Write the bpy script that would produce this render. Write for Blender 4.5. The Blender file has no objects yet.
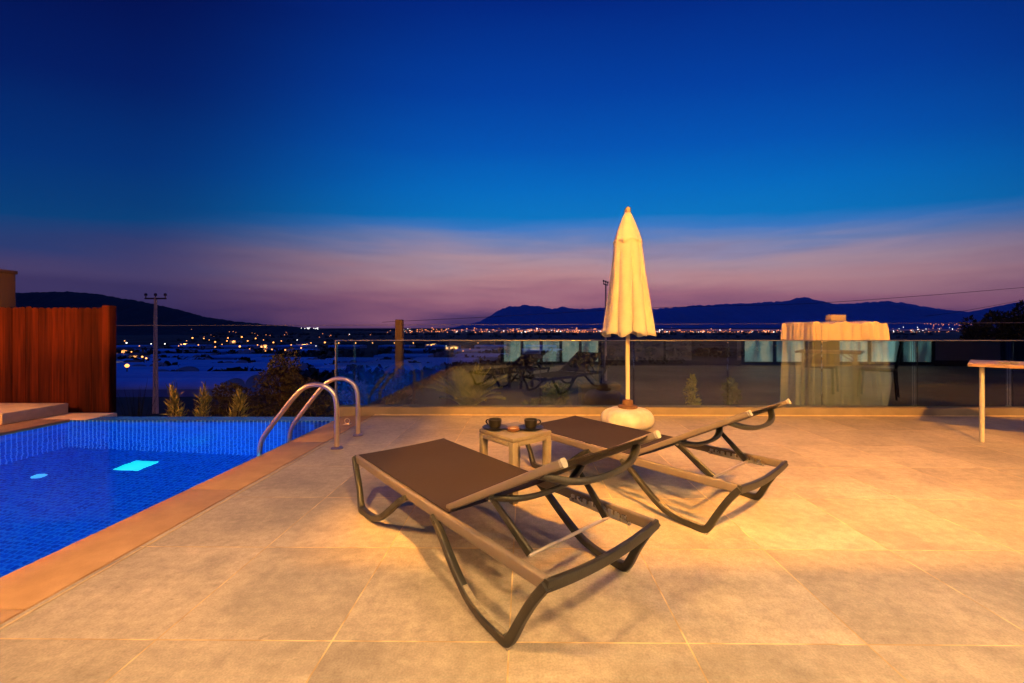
import bpy, bmesh, math, random
from mathutils import Vector, Matrix
R = math.radians
rnd = random.Random(11)
scn = bpy.context.scene
COL = scn.collection

# ------------------------------------------------------------------ materials
def nt(m):
    m.use_nodes = True
    return m.node_tree, m.node_tree.nodes, m.node_tree.links

def mat(name, col, rough=.6, metal=0., var=.25, scale=6., detail=6., bump=0., bscale=40., spec=.5, stretch=None,
        col2=None, trans=0., sheen=0.):
    """Principled surface whose colour wanders between two tones with object-space noise."""
    m = bpy.data.materials.new(name); t, N, L = nt(m)
    b = N['Principled BSDF']
    tc = N.new('ShaderNodeTexCoord'); mp = N.new('ShaderNodeMapping')
    L.new(tc.outputs['Object'], mp.inputs['Vector'])
    if stretch: mp.inputs['Scale'].default_value = stretch
    n = N.new('ShaderNodeTexNoise'); n.inputs['Scale'].default_value = scale; n.inputs['Detail'].default_value = detail
    n.inputs['Roughness'].default_value = .6
    L.new(mp.outputs['Vector'], n.inputs['Vector'])
    rp = N.new('ShaderNodeValToRGB')
    rp.color_ramp.elements[0].position = .3; rp.color_ramp.elements[1].position = .7
    c2 = col2 or tuple(min(1, c * (1 + var)) for c in col)
    c1 = col if col2 else tuple(c * (1 - var) for c in col)
    rp.color_ramp.elements[0].color = (*c1, 1); rp.color_ramp.elements[1].color = (*c2, 1)
    L.new(n.outputs['Fac'], rp.inputs['Fac']); L.new(rp.outputs['Color'], b.inputs['Base Color'])
    b.inputs['Roughness'].default_value = rough; b.inputs['Metallic'].default_value = metal
    b.inputs['Specular IOR Level'].default_value = spec
    if trans: b.inputs['Transmission Weight'].default_value = trans
    if sheen: b.inputs['Sheen Weight'].default_value = sheen
    rr = N.new('ShaderNodeMapRange'); rr.inputs['To Min'].default_value = max(0, rough - .12); rr.inputs['To Max'].default_value = min(1, rough + .12)
    L.new(n.outputs['Fac'], rr.inputs['Value']); L.new(rr.outputs['Result'], b.inputs['Roughness'])
    if bump:
        n2 = N.new('ShaderNodeTexNoise'); n2.inputs['Scale'].default_value = bscale; n2.inputs['Detail'].default_value = 5
        L.new(mp.outputs['Vector'], n2.inputs['Vector'])
        bp = N.new('ShaderNodeBump'); bp.inputs['Strength'].default_value = bump; bp.inputs['Distance'].default_value = .01
        L.new(n2.outputs['Fac'], bp.inputs['Height']); L.new(bp.outputs['Normal'], b.inputs['Normal'])
    return m

def emit(name, col, s):
    m = bpy.data.materials.new(name); t, N, L = nt(m)
    b = N['Principled BSDF']; b.inputs['Base Color'].default_value = (.8, .8, .8, 1)
    b.inputs['Emission Color'].default_value = (*col, 1); b.inputs['Emission Strength'].default_value = s
    return m

def math_node(N, L, op, a, b=None, c=None):
    n = N.new('ShaderNodeMath'); n.operation = op
    for i, v in enumerate((a, b, c)):
        if v is None: continue
        if isinstance(v, (int, float)): n.inputs[i].default_value = v
        else: L.new(v, n.inputs[i])
    return n.outputs[0]

def mixc(N, L, fac, a, b, mode='MIX'):
    n = N.new('ShaderNodeMix'); n.data_type = 'RGBA'; n.blend_type = mode
    for i, v in ((0, fac), (6, a), (7, b)):
        if isinstance(v, (int, float)): n.inputs[i].default_value = v
        elif isinstance(v, tuple): n.inputs[i].default_value = (*v, 1)
        else: L.new(v, n.inputs[i])
    return n.outputs[2]

def grid_mask(N, L, coord, size, off, half):
    """1 on the joint lines of a grid along one axis, 0 elsewhere; also the cell index."""
    s = math_node(N, L, 'SUBTRACT', coord, off)
    d = math_node(N, L, 'DIVIDE', s, size)
    fl = math_node(N, L, 'FLOOR', d)
    fr = math_node(N, L, 'SUBTRACT', d, fl)
    e = math_node(N, L, 'MINIMUM', fr, math_node(N, L, 'SUBTRACT', 1., fr))
    dist = math_node(N, L, 'MULTIPLY', e, size)
    return math_node(N, L, 'LESS_THAN', dist, half), fl

def deck_material():
    m = bpy.data.materials.new('porcelain_deck_tiles'); t, N, L = nt(m); b = N['Principled BSDF']
    g = N.new('ShaderNodeNewGeometry'); sx = N.new('ShaderNodeSeparateXYZ'); L.new(g.outputs['Position'], sx.inputs[0])
    mx, ix = grid_mask(N, L, sx.outputs['X'], .6, -.05, .0026)
    my, iy = grid_mask(N, L, sx.outputs['Y'], .6, 1.39, .0026)
    joint = math_node(N, L, 'MAXIMUM', mx, my)
    cell = N.new('ShaderNodeCombineXYZ'); L.new(ix, cell.inputs[0]); L.new(iy, cell.inputs[1])
    wn = N.new('ShaderNodeTexWhiteNoise'); wn.noise_dimensions = '3D'; L.new(cell.outputs[0], wn.inputs['Vector'])
    off = N.new('ShaderNodeVectorMath'); off.operation = 'MULTIPLY_ADD'
    L.new(wn.outputs['Color'], off.inputs[0]); off.inputs[1].default_value = (7, 7, 7); L.new(g.outputs['Position'], off.inputs[2])
    n1 = N.new('ShaderNodeTexNoise'); n1.inputs['Scale'].default_value = 3.2; n1.inputs['Detail'].default_value = 9; n1.inputs['Roughness'].default_value = .62
    n1.inputs['Distortion'].default_value = .6
    L.new(off.outputs[0], n1.inputs['Vector'])
    n2 = N.new('ShaderNodeTexNoise'); n2.inputs['Scale'].default_value = 26; n2.inputs['Detail'].default_value = 6
    L.new(off.outputs[0], n2.inputs['Vector'])
    rp = N.new('ShaderNodeValToRGB'); cr = rp.color_ramp
    cr.elements[0].position = .28; cr.elements[0].color = (.245, .22, .19, 1)
    cr.elements[1].position = .72; cr.elements[1].color = (.44, .385, .32, 1)
    e = cr.elements.new(.48); e.color = (.345, .305, .255, 1)
    L.new(n1.outputs['Fac'], rp.inputs['Fac'])
    n3 = N.new('ShaderNodeTexNoise'); n3.inputs['Scale'].default_value = 150; n3.inputs['Detail'].default_value = 4; L.new(off.outputs[0], n3.inputs['Vector'])
    n3r = N.new('ShaderNodeMapRange'); n3r.inputs['From Min'].default_value = .3; n3r.inputs['From Max'].default_value = .7; L.new(n3.outputs['Fac'], n3r.inputs['Value'])
    smp = N.new('ShaderNodeMapping'); smp.inputs['Rotation'].default_value = (0, 0, R(38)); smp.inputs['Scale'].default_value = (2.5, 26, 1); L.new(off.outputs[0], smp.inputs['Vector'])
    n4 = N.new('ShaderNodeTexNoise'); n4.inputs['Scale'].default_value = 1.; n4.inputs['Detail'].default_value = 7; L.new(smp.outputs[0], n4.inputs['Vector'])
    fine0 = mixc(N, L, .34, rp.outputs['Color'], n2.outputs['Fac'], 'OVERLAY')
    fine1 = mixc(N, L, .16, fine0, n3r.outputs[0], 'OVERLAY')
    fine = mixc(N, L, .15, fine1, n4.outputs['Fac'], 'OVERLAY')
    tone = N.new('ShaderNodeMapRange'); tone.inputs['To Min'].default_value = .84; tone.inputs['To Max'].default_value = 1.12
    L.new(wn.outputs['Value'], tone.inputs['Value'])
    hs = N.new('ShaderNodeHueSaturation'); L.new(fine, hs.inputs['Color']); L.new(tone.outputs[0], hs.inputs['Value'])
    # dirty spots and scuffs
    v = N.new('ShaderNodeTexNoise'); v.inputs['Scale'].default_value = 14; v.inputs['Detail'].default_value = 3
    L.new(g.outputs['Position'], v.inputs['Vector'])
    sp = N.new('ShaderNodeMapRange'); sp.inputs['From Min'].default_value = .70; sp.inputs['From Max'].default_value = .76
    L.new(v.outputs['Fac'], sp.inputs['Value'])
    c3 = mixc(N, L, math_node(N, L, 'MULTIPLY', sp.outputs[0], .45), hs.outputs[0], (.13, .10, .07))
    # big stains drifting over the tiles
    v2 = N.new('ShaderNodeTexNoise'); v2.inputs['Scale'].default_value = .9; v2.inputs['Detail'].default_value = 5
    L.new(g.outputs['Position'], v2.inputs['Vector'])
    st = N.new('ShaderNodeMapRange'); st.inputs['From Min'].default_value = .42; st.inputs['From Max'].default_value = .68
    st.inputs['To Min'].default_value = 1.; st.inputs['To Max'].default_value = .76; L.new(v2.outputs['Fac'], st.inputs['Value'])
    hs2 = N.new('ShaderNodeHueSaturation'); L.new(c3, hs2.inputs['Color']); L.new(st.outputs[0], hs2.inputs['Value'])
    # sandy grout, dirt gathers unevenly along it
    gn = N.new('ShaderNodeTexNoise'); gn.inputs['Scale'].default_value = 9; L.new(g.outputs['Position'], gn.inputs['Vector'])
    gr = N.new('ShaderNodeValToRGB'); gr.color_ramp.elements[0].position = .38; gr.color_ramp.elements[1].position = .62
    gr.color_ramp.elements[0].color = (.33, .23, .12, 1); gr.color_ramp.elements[1].color = (.68, .50, .26, 1)
    L.new(gn.outputs['Fac'], gr.inputs['Fac'])
    fin = mixc(N, L, joint, hs2.outputs[0], gr.outputs['Color'])
    L.new(fin, b.inputs['Base Color'])
    ro = N.new('ShaderNodeMapRange'); ro.inputs['To Min'].default_value = .36; ro.inputs['To Max'].default_value = .62
    L.new(n1.outputs['Fac'], ro.inputs['Value']); L.new(ro.outputs[0], b.inputs['Roughness'])
    hgt = math_node(N, L, 'SUBTRACT', math_node(N, L, 'MULTIPLY', n2.outputs['Fac'], .25), joint)
    bp = N.new('ShaderNodeBump'); bp.inputs['Strength'].default_value = .22; bp.inputs['Distance'].default_value = .003
    L.new(hgt, bp.inputs['Height']); L.new(bp.outputs[0], b.inputs['Normal'])
    return m

def mosaic_material():
    """small square glass mosaic; U runs along the face, so floor and walls both read as little squares"""
    m = bpy.data.materials.new('blue_pool_mosaic'); t, N, L = nt(m); b = N['Principled BSDF']
    g = N.new('ShaderNodeNewGeometry'); sx = N.new('ShaderNodeSeparateXYZ'); L.new(g.outputs['Position'], sx.inputs[0])
    S = .048
    masks, ids = [], []
    for ax, o, hw in (('X', .011, .0058), ('Y', .017, .0058), ('Z', .013, .0022)):
        k, i = grid_mask(N, L, sx.outputs[ax], S, o, hw)
        masks.append(k); ids.append(i)
    sn = N.new('ShaderNodeSeparateXYZ'); L.new(g.outputs['True Normal'], sn.inputs[0])
    tot = None
    for k, ax in zip(masks, 'XYZ'):
        a = math_node(N, L, 'ABSOLUTE', sn.outputs[ax])
        free = math_node(N, L, 'LESS_THAN', a, .5)
        w = math_node(N, L, 'MULTIPLY', k, free)
        tot = w if tot is None else math_node(N, L, 'MAXIMUM', tot, w)
    cell = N.new('ShaderNodeCombineXYZ')
    for i, c in enumerate(ids): L.new(c, cell.inputs[i])
    wn = N.new('ShaderNodeTexWhiteNoise'); L.new(cell.outputs[0], wn.inputs['Vector'])
    rp = N.new('ShaderNodeValToRGB'); cr = rp.color_ramp
    cr.elements[0].color = (.004, .045, .36, 1); cr.elements[1].color = (.008, .13, .66, 1)
    L.new(wn.outputs['Value'], rp.inputs['Fac'])
    fin = mixc(N, L, tot, rp.outputs['Color'], mixc(N, L, math_node(N, L, 'ABSOLUTE', sn.outputs['Z']), (.24, .50, .90), (.04, .27, .72)))
    L.new(fin, b.inputs['Base Color']); b.inputs['Roughness'].default_value = .25
    return m

def wood_fence_material():
    m = bpy.data.materials.new('stained_fence_boards'); t, N, L = nt(m); b = N['Principled BSDF']
    g = N.new('ShaderNodeNewGeometry'); sx = N.new('ShaderNodeSeparateXYZ'); L.new(g.outputs['Position'], sx.inputs[0])
    _, ix = grid_mask(N, L, sx.outputs['X'], .0875, -5.50, .002)
    wn = N.new('ShaderNodeTexWhiteNoise'); wn.noise_dimensions = '1D'; L.new(ix, wn.inputs['W'])
    mp = N.new('ShaderNodeMapping'); mp.inputs['Scale'].default_value = (30, 30, 1.6)
    off = N.new('ShaderNodeVectorMath'); off.operation = 'MULTIPLY_ADD'; L.new(wn.outputs['Color'], off.inputs[0])
    off.inputs[1].default_value = (0, 0, 9); L.new(g.outputs['Position'], off.inputs[2]); L.new(off.outputs[0], mp.inputs['Vector'])
    n = N.new('ShaderNodeTexNoise'); n.inputs['Scale'].default_value = 1; n.inputs['Detail'].default_value = 8; L.new(mp.outputs[0], n.inputs['Vector'])
    rp = N.new('ShaderNodeValToRGB'); rp.color_ramp.elements[0].position = .3; rp.color_ramp.elements[1].position = .75
    rp.color_ramp.elements[0].color = (.026, .0032, .0009, 1); rp.color_ramp.elements[1].color = (.095, .0135, .0035, 1)
    L.new(n.outputs['Fac'], rp.inputs['Fac'])
    tone = N.new('ShaderNodeMapRange'); tone.inputs['To Min'].default_value = .6; tone.inputs['To Max'].default_value = 1.35; L.new(wn.outputs['Value'], tone.inputs['Value'])
    hs = N.new('ShaderNodeHueSaturation'); L.new(rp.outputs['Color'], hs.inputs['Color']); L.new(tone.outputs[0], hs.inputs['Value'])
    L.new(hs.outputs[0], b.inputs['Base Color']); b.inputs['Roughness'].default_value = .8; b.inputs['Specular IOR Level'].default_value = .12
    bp = N.new('ShaderNodeBump'); bp.inputs['Strength'].default_value = .4; bp.inputs['Distance'].default_value = .004
    L.new(n.outputs['Fac'], bp.inputs['Height']); L.new(bp.outputs[0], b.inputs['Normal'])
    return m

def glass_material():
    """laminated, faintly green solar glass: part mirror, part clear"""
    m = bpy.data.materials.new('tinted_railing_glass'); t, N, L = nt(m)
    for n in list(N):
        if n.type != 'OUTPUT_MATERIAL': N.remove(n)
    out = [n for n in N if n.type == 'OUTPUT_MATERIAL'][0]
    tr = N.new('ShaderNodeBsdfTransparent'); tr.inputs[0].default_value = (.83, .92, .90, 1)
    gl = N.new('ShaderNodeBsdfGlossy'); gl.inputs['Roughness'].default_value = .012; gl.inputs['Color'].default_value = (.95, .98, 1, 1)
    fr = N.new('ShaderNodeFresnel'); fr.inputs['IOR'].default_value = 1.5
    f = math_node(N, L, 'MINIMUM', math_node(N, L, 'ADD', math_node(N, L, 'MULTIPLY', fr.outputs[0], .9), .09), 1.)
    mx = N.new('ShaderNodeMixShader'); L.new(f, mx.inputs[0]); L.new(tr.outputs[0], mx.inputs[1]); L.new(gl.outputs[0], mx.inputs[2])
    L.new(mx.outputs[0], out.inputs['Surface'])
    return m

def water_material():
    m = bpy.data.materials.new('pool_water_surface'); t, N, L = nt(m)
    for n in list(N):
        if n.type != 'OUTPUT_MATERIAL': N.remove(n)
    out = [n for n in N if n.type == 'OUTPUT_MATERIAL'][0]
    rf = N.new('ShaderNodeBsdfRefraction'); rf.inputs['IOR'].default_value = 1.33; rf.inputs['Roughness'].default_value = 0
    rf.inputs['Color'].default_value = (.82, .95, 1, 1)
    gl = N.new('ShaderNodeBsdfGlossy'); gl.inputs['Roughness'].default_value = .02
    fr = N.new('ShaderNodeFresnel'); fr.inputs['IOR'].default_value = 1.33
    g = N.new('ShaderNodeNewGeometry')
    mp = N.new('ShaderNodeMapping'); mp.inputs['Scale'].default_value = (1., 1.6, 1.); L.new(g.outputs['Position'], mp.inputs['Vector'])
    n = N.new('ShaderNodeTexNoise'); n.inputs['Scale'].default_value = 4.5; n.inputs['Detail'].default_value = 3; L.new(mp.outputs[0], n.inputs['Vector'])
    bp = N.new('ShaderNodeBump'); bp.inputs['Strength'].default_value = .07; bp.inputs['Distance'].default_value = .02
    L.new(n.outputs['Fac'], bp.inputs['Height'])
    for k in (rf, gl, fr): L.new(bp.outputs[0], k.inputs['Normal'])
    mx = N.new('ShaderNodeMixShader'); L.new(math_node(N, L, 'MULTIPLY', fr.outputs[0], .38), mx.inputs[0]); L.new(rf.outputs[0], mx.inputs[1]); L.new(gl.outputs[0], mx.inputs[2])
    # lamps above and below the surface light each other's side through it
    L.new(mx.outputs[0], out.inputs['Surface'])
    return m

def ground_material():
    m = bpy.data.materials.new('valley_soil'); t, N, L = nt(m); b = N['Principled BSDF']
    g = N.new('ShaderNodeNewGeometry')
    n = N.new('ShaderNodeTexNoise'); n.inputs['Scale'].default_value = .012; n.inputs['Detail'].default_value = 10; L.new(g.outputs['Position'], n.inputs['Vector'])
    n2 = N.new('ShaderNodeTexNoise'); n2.inputs['Scale'].default_value = 3.; n2.inputs['Detail'].default_value = 8; L.new(g.outputs['Position'], n2.inputs['Vector'])
    rp = N.new('ShaderNodeValToRGB'); rp.color_ramp.elements[0].position = .4; rp.color_ramp.elements[1].position = .62
    rp.color_ramp.elements[0].color = (.022, .024, .016, 1); rp.color_ramp.elements[1].color = (.075, .072, .055, 1)
    L.new(n.outputs['Fac'], rp.inputs['Fac'])
    c = mixc(N, L, .6, rp.outputs['Color'], n2.outputs['Fac'], 'OVERLAY')
    L.new(c, b.inputs['Base Color']); b.inputs['Roughness'].default_value = .95; b.inputs['Specular IOR Level'].default_value = .1
    return m

def leaf_material(name, c1, c2):
    m = bpy.data.materials.new(name); t, N, L = nt(m); b = N['Principled BSDF']
    g = N.new('ShaderNodeNewGeometry')
    rp = N.new('ShaderNodeValToRGB'); rp.color_ramp.elements[0].color = (*c1, 1); rp.color_ramp.elements[1].color = (*c2, 1)
    L.new(g.outputs['Random Per Island'], rp.inputs['Fac']); L.new(rp.outputs['Color'], b.inputs['Base Color'])
    b.inputs['Roughness'].default_value = .55; b.inputs['Specular IOR Level'].default_value = .3
    return m

M = {}
M['deck'] = deck_material(); M['mosaic'] = mosaic_material(); M['fence'] = wood_fence_material()
M['glass'] = glass_material(); M['water'] = water_material(); M['ground'] = ground_material()
M['coping'] = mat('coping_stone', (.34, .20, .09), .55, col2=(.48, .30, .15), scale=7, bump=.25, bscale=90)
M['grout'] = mat('pale_sealant', (.5, .40, .25), .7, var=.2, scale=12)
M['kerb'] = mat('rendered_kerb', (.22, .185, .135), .75, var=.16, scale=5, bump=.25, bscale=60)
M['drain'] = mat('drain_shadow_gap', (.03, .025, .02), .9)
M['rail'] = mat('taupe_lounger_rail', (.155, .13, .115), .42, var=.08, scale=14)
M['leg'] = mat('dark_taupe_resin', (.020, .021, .020), .40, var=.25, scale=16, bump=.08, bscale=120)
M['sling'] = mat('brown_mesh_fabric', (.017, .0085, .0045), .8, var=.12, scale=300, detail=2, bump=.25, bscale=600)
M['worn'] = mat('scuffed_plastic', (.30, .27, .21), .8, col2=(.12, .10, .08), scale=45, bump=.3, bscale=120)
M['cap'] = mat('white_plastic_cap', (.30, .29, .27), .4, var=.05)
M['rod'] = mat('bare_steel_rod', (.62, .58, .52), .3, metal=.8, var=.08)
M['silver'] = mat('galvanised_ratchet', (.52, .54, .56), .3, metal=.9, var=.15)
M['table'] = mat('cream_resin_table', (.145, .13, .11), .5, var=.12, scale=20)
M['cup'] = mat('black_glazed_ceramic', (.012, .011, .010), .4, var=.1)
M['ash'] = mat('brown_glazed_dish', (.10, .045, .018), .3, var=.2)
M['ashin'] = mat('pale_dish_inside', (.55, .45, .30), .5, var=.2, scale=30)
M['canvas'] = mat('cream_canvas', (.58, .60, .58), .85, var=.05, scale=9, bump=.1, bscale=300, sheen=.2)
M['pole'] = mat('cream_pole_paint', (.70, .62, .45), .45, var=.05)
M['basecast'] = mat('marbled_parasol_base', (.74, .75, .72), .7, col2=(.42, .40, .35), scale=5, detail=9, bump=.15, bscale=50)
M['socket'] = mat('brown_socket', (.16, .085, .04), .6, var=.3, scale=20)
M['steel'] = mat('lamp_tinted_steel', (.88, .68, .46), .34, metal=1., var=.04)  # orange lamp light on the steel is put into its base colour
M['alu'] = mat('satin_aluminium', (.34, .33, .31), .35, metal=.8, var=.06)
M['slab'] = mat('honed_stone_slab', (.74, .56, .36), .55, var=.12, scale=6)
M['pillar'] = mat('weathered_brown_timber', (.048, .022, .009), .7, var=.3, scale=14, stretch=(1, 1, .12))
M['cover'] = mat('cream_curtain_cloth', (.78, .68, .52), .85, var=.04, scale=4)
def sheer(m, amount):
    t, N, L = nt(m); b = N['Principled BSDF']; out = [n for n in N if n.type == 'OUTPUT_MATERIAL'][0]
    tr = N.new('ShaderNodeBsdfTransparent'); mx = N.new('ShaderNodeMixShader'); mx.inputs[0].default_value = amount
    L.new(b.outputs[0], mx.inputs[1]); L.new(tr.outputs[0], mx.inputs[2]); L.new(mx.outputs[0], out.inputs['Surface'])
M['voile'] = mat('pale_sheer_voile', (.64, .66, .60), .9, var=.04, scale=4)
sheer(M['voile'], .60); sheer(M['cover'], .06)
M['boxy'] = mat('beige_painted_block', (.42, .36, .28), .7, var=.1)
M['tabletop'] = mat('brown_tabletop', (.32, .22, .15), .45, var=.2, scale=14, stretch=(.2, 1, 1))
M['white'] = mat('white_painted_metal', (.42, .41, .36), .45, var=.05)
M['chair'] = mat('dark_rattan', (.03, .026, .022), .6, var=.3, scale=60)
M['concrete'] = mat('pole_concrete', (.42, .38, .36), .8, var=.15, scale=3)
M['insul'] = mat('dark_insulator', (.05, .03, .03), .4)
M['cable'] = mat('black_cable', (.02, .02, .022), .6)
M['palecable'] = mat('pale_wire', (.22, .20, .19), .5)
M['hill'] = mat('near_hill_scrub', (.018, .022, .022), .95, col2=(.032, .036, .034), scale=.004, spec=.05)
M['mount'] = mat('haze_blue_rock', (.09, .17, .34), .95, col2=(.13, .22, .42), scale=.0012, detail=12, spec=.0)  # part of the distant air's blue haze is put into the rock colour
M['plastic'] = mat('greenhouse_film', (.22, .38, .62), .5, col2=(.46, .62, .84), scale=.06, spec=.3)
M['ghwall'] = mat('greenhouse_end_film', (.16, .28, .46), .6, var=.2, scale=.2)
M['housewall'] = mat('house_render', (.42, .37, .34), .85, var=.08, scale=2, bump=.15, bscale=60)
M['frame'] = mat('anthracite_frame', (.018, .018, .02), .4)
M['pane'] = emit('lit_window_pane', (.22, .62, .52), 1.1)
def curtained(m):
    t, N, L = nt(m); b = N['Principled BSDF']; g = N.new('ShaderNodeNewGeometry'); mp = N.new('ShaderNodeMapping'); mp.inputs['Scale'].default_value = (1.6, 1, .35)
    L.new(g.outputs['Position'], mp.inputs['Vector']); n = N.new('ShaderNodeTexNoise'); n.inputs['Scale'].default_value = 2.2; n.inputs['Detail'].default_value = 3; L.new(mp.outputs[0], n.inputs['Vector'])
    rp = N.new('ShaderNodeValToRGB'); cr = rp.color_ramp; cr.interpolation = 'EASE'
    cr.elements[0].position = .36; cr.elements[0].color = (.03, .08, .09, 1); cr.elements[1].position = .60; cr.elements[1].color = (.62, .66, .42, 1)
    e = cr.elements.new(.43); e.color = (.10, .30, .27, 1); e = cr.elements.new(.51); e.color = (.24, .52, .42, 1)
    L.new(n.outputs['Fac'], rp.inputs['Fac']); L.new(rp.outputs['Color'], b.inputs['Emission Color'])
curtained(M['pane'])
M['door'] = mat('dark_door_panel', (.07, .05, .04), .5, var=.2)
M['bark'] = mat('bark', (.07, .05, .035), .9, var=.3, scale=12)
M['dirt'] = mat('planter_soil', (.05, .035, .022), .95, bump=.6, bscale=25)
M['terra'] = mat('brown_planter', (.12, .055, .028), .7, var=.2, scale=9)
M['olive'] = leaf_material('olive_leaves', (.018, .021, .010), (.055, .052, .023))
M['darkleaf'] = leaf_material('dark_leaves', (.010, .014, .008), (.028, .034, .018))
M['yellowleaf'] = leaf_material('yellow_green_leaves', (.20, .20, .04), (.42, .37, .09))
M['greenleaf'] = leaf_material('green_leaves', (.035, .055, .016), (.10, .12, .035))
M['bulb'] = emit('warm_bulb', (1., .62, .22), 14)
M['lampo'] = emit('sodium_lamp', (1., .36, .06), 3.4)
M['lampw'] = emit('white_lamp', (.95, .92, .85), 3.5)
M['town'] = emit('town_lamp', (1., .29, .06), 2.4)
M['poolbulb'] = emit('pool_lamp_lens', (.3, .7, 1.), 3)
M['cyan'] = emit('cyan_underwater_panel', (.0, .80, .62), 1.1)
M['cyand'] = emit('glowing_blue_drain', (.04, .50, .85), .8)
M['brass'] = mat('lamp_body', (.05, .045, .04), .5)

# ------------------------------------------------------------------ mesh helpers
def catmull(pts, n=6):
    P = [Vector(p) for p in pts]; out = []
    for i in range(len(P) - 1):
        p0 = P[max(i - 1, 0)]; p1 = P[i]; p2 = P[i + 1]; p3 = P[min(i + 2, len(P) - 1)]
        for k in range(n):
            t = k / n
            out.append(.5 * (2 * p1 + (p2 - p0) * t + (2 * p0 - 5 * p1 + 4 * p2 - p3) * t * t + (3 * p1 - p0 - 3 * p2 + p3) * t ** 3))
    out.append(P[-1]); return out

def circ(r, n=12): return [(r * math.cos(2 * math.pi * i / n), r * math.sin(2 * math.pi * i / n)) for i in range(n)]

def rrect(w, h, r, k=3):
    o = []
    for cx, cy, a0 in ((w / 2 - r, h / 2 - r, 0), (-w / 2 + r, h / 2 - r, 90), (-w / 2 + r, -h / 2 + r, 180), (w / 2 - r, -h / 2 + r, 270)):
        for i in range(k + 1):
            a = R(a0 + 90 * i / k); o.append((cx + r * math.cos(a), cy + r * math.sin(a)))
    return o

class MB:
    def __init__(s): s.v = []; s.f = []; s.mi = []; s.cur = 0
    def face(s, idx): s.f.append(tuple(idx)); s.mi.append(s.cur)
    def add(s, verts, faces):
        b = len(s.v); s.v += [tuple(p) for p in verts]
        for f in faces: s.face([b + i for i in f])
    def box(s, x0, x1, y0, y1, z0, z1, bev=0., rot=None):
        bm = bmesh.new(); bmesh.ops.create_cube(bm, size=1)
        for v in bm.verts: v.co = Vector(((x0 + x1) / 2 + v.co.x * (x1 - x0), (y0 + y1) / 2 + v.co.y * (y1 - y0), (z0 + z1) / 2 + v.co.z * (z1 - z0)))
        if bev: bmesh.ops.bevel(bm, geom=bm.edges[:], offset=bev, segments=2, affect='EDGES', profile=.5)
        if rot: bm.transform(rot)
        bm.verts.index_update(); s.add([v.co for v in bm.verts], [[v.index for v in f.verts] for f in bm.faces]); bm.free()
    def sweep(s, path, prof, side=None, scale=None, closed=False, caps=True):
        P = [Vector(p) for p in path]; n = len(prof); b = len(s.v); prev = None
        for i, p in enumerate(P):
            if closed: t = P[(i + 1) % len(P)] - P[i - 1]
            else: t = P[min(i + 1, len(P) - 1)] - P[max(i - 1, 0)]
            t.normalize()
            if side is not None: ref = Vector(side)
            elif prev is None: ref = Vector((0, 0, 1)) if abs(t.z) < .9 else Vector((1, 0, 0))
            else: ref = prev
            bb = (ref - t * ref.dot(t)).normalized(); prev = bb; nn = t.cross(bb)
            k = scale[i] if scale else 1.
            for (a, c) in prof: s.v.append(tuple(p + bb * a * k + nn * c * k))
        m = len(P)
        for i in range(m if closed else m - 1):
            j = (i + 1) % m
            for q in range(n):
                r = (q + 1) % n
                s.face((b + i * n + q, b + i * n + r, b + j * n + r, b + j * n + q))
        if caps and not closed:
            s.face([b + q for q in range(n)][::-1]); s.face([b + (m - 1) * n + q for q in range(n)])
    def tube(s, path, r, n=10, **k): s.sweep(path, circ(r, n), **k)
    def lathe(s, prof, cx=0, cy=0, n=28):
        b = len(s.v)
        for (r, z) in prof:
            for i in range(n):
                a = 2 * math.pi * i / n; s.v.append((cx + r * math.cos(a), cy + r * math.sin(a), z))
        for i in range(len(prof) - 1):
            for q in range(n):
                r_ = (q + 1) % n; s.face((b + i * n + q, b + i * n + r_, b + (i + 1) * n + r_, b + (i + 1) * n + q))
        s.face([b + q for q in range(n)][::-1]); s.face([b + (len(prof) - 1) * n + q for q in range(n)])
    def build(s, name, material, parent=None, smooth=35):
        me = bpy.data.meshes.new(name); me.from_pydata(s.v, [], s.f)
        for x in (material if isinstance(material, (list, tuple)) else [material]): me.materials.append(x)
        if any(s.mi): me.polygons.foreach_set('material_index', s.mi)
        bm = bmesh.new(); bm.from_mesh(me); 
        if len(bm.faces) < 60000: bmesh.ops.recalc_face_normals(bm, faces=bm.faces[:])
        bm.to_mesh(me); bm.free()
        if smooth:
            me.polygons.foreach_set('use_smooth', [True] * len(me.polygons)); me.set_sharp_from_angle(angle=R(smooth))
        me.update()
        o = bpy.data.objects.new(name, me); COL.objects.link(o)
        if parent: o.parent = parent
        return o

def tag(o, label=None, cat=None, group=None, kind=None):
    for k, v in (('label', label), ('category', cat), ('group', group), ('kind', kind)):
        if v: o[k] = v
    return o

def thing(name, label, cat, loc=(0, 0, 0), rz=0., group=None):
    o = bpy.data.objects.new(name, None); COL.objects.link(o); o.location = loc; o.rotation_euler = (0, 0, rz)
    o.empty_display_size = .1
    return tag(o, label, cat, group)

def copy_tree(o, parent=None):
    c = o.copy(); COL.objects.link(c); c.parent = parent
    for ch in [x for x in bpy.data.objects if x.parent == o]: copy_tree(ch, c)
    return c

# ------------------------------------------------------------------ setting: deck, pool, ground
d = MB(); d.box(-1.872, 14.5, -2.2, 5.12, -.12, 0.); tag(d.build('deck_floor', M['deck'], smooth=0), kind='structure')
c = MB()
for y0 in [-2.0 + 1.18 * i for i in range(6)]:
    c.box(-2.235, -1.886, y0 + .0015, y0 + 1.1785, -.05, .0, bev=.006)
tag(c.build('pool_edge_paving', M['coping']), kind='structure')
c = MB(); c.box(-1.886, -1.872, -2.0, 5.1, -.05, -.012); tag(c.build('drain_channel', M['drain'], smooth=0), kind='structure')
c = MB(); c.box(-1.845, -1.838, -2.0, 5.08, .0, .0035); tag(c.build('sealant_line', M['grout'], smooth=0), kind='structure')

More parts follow.
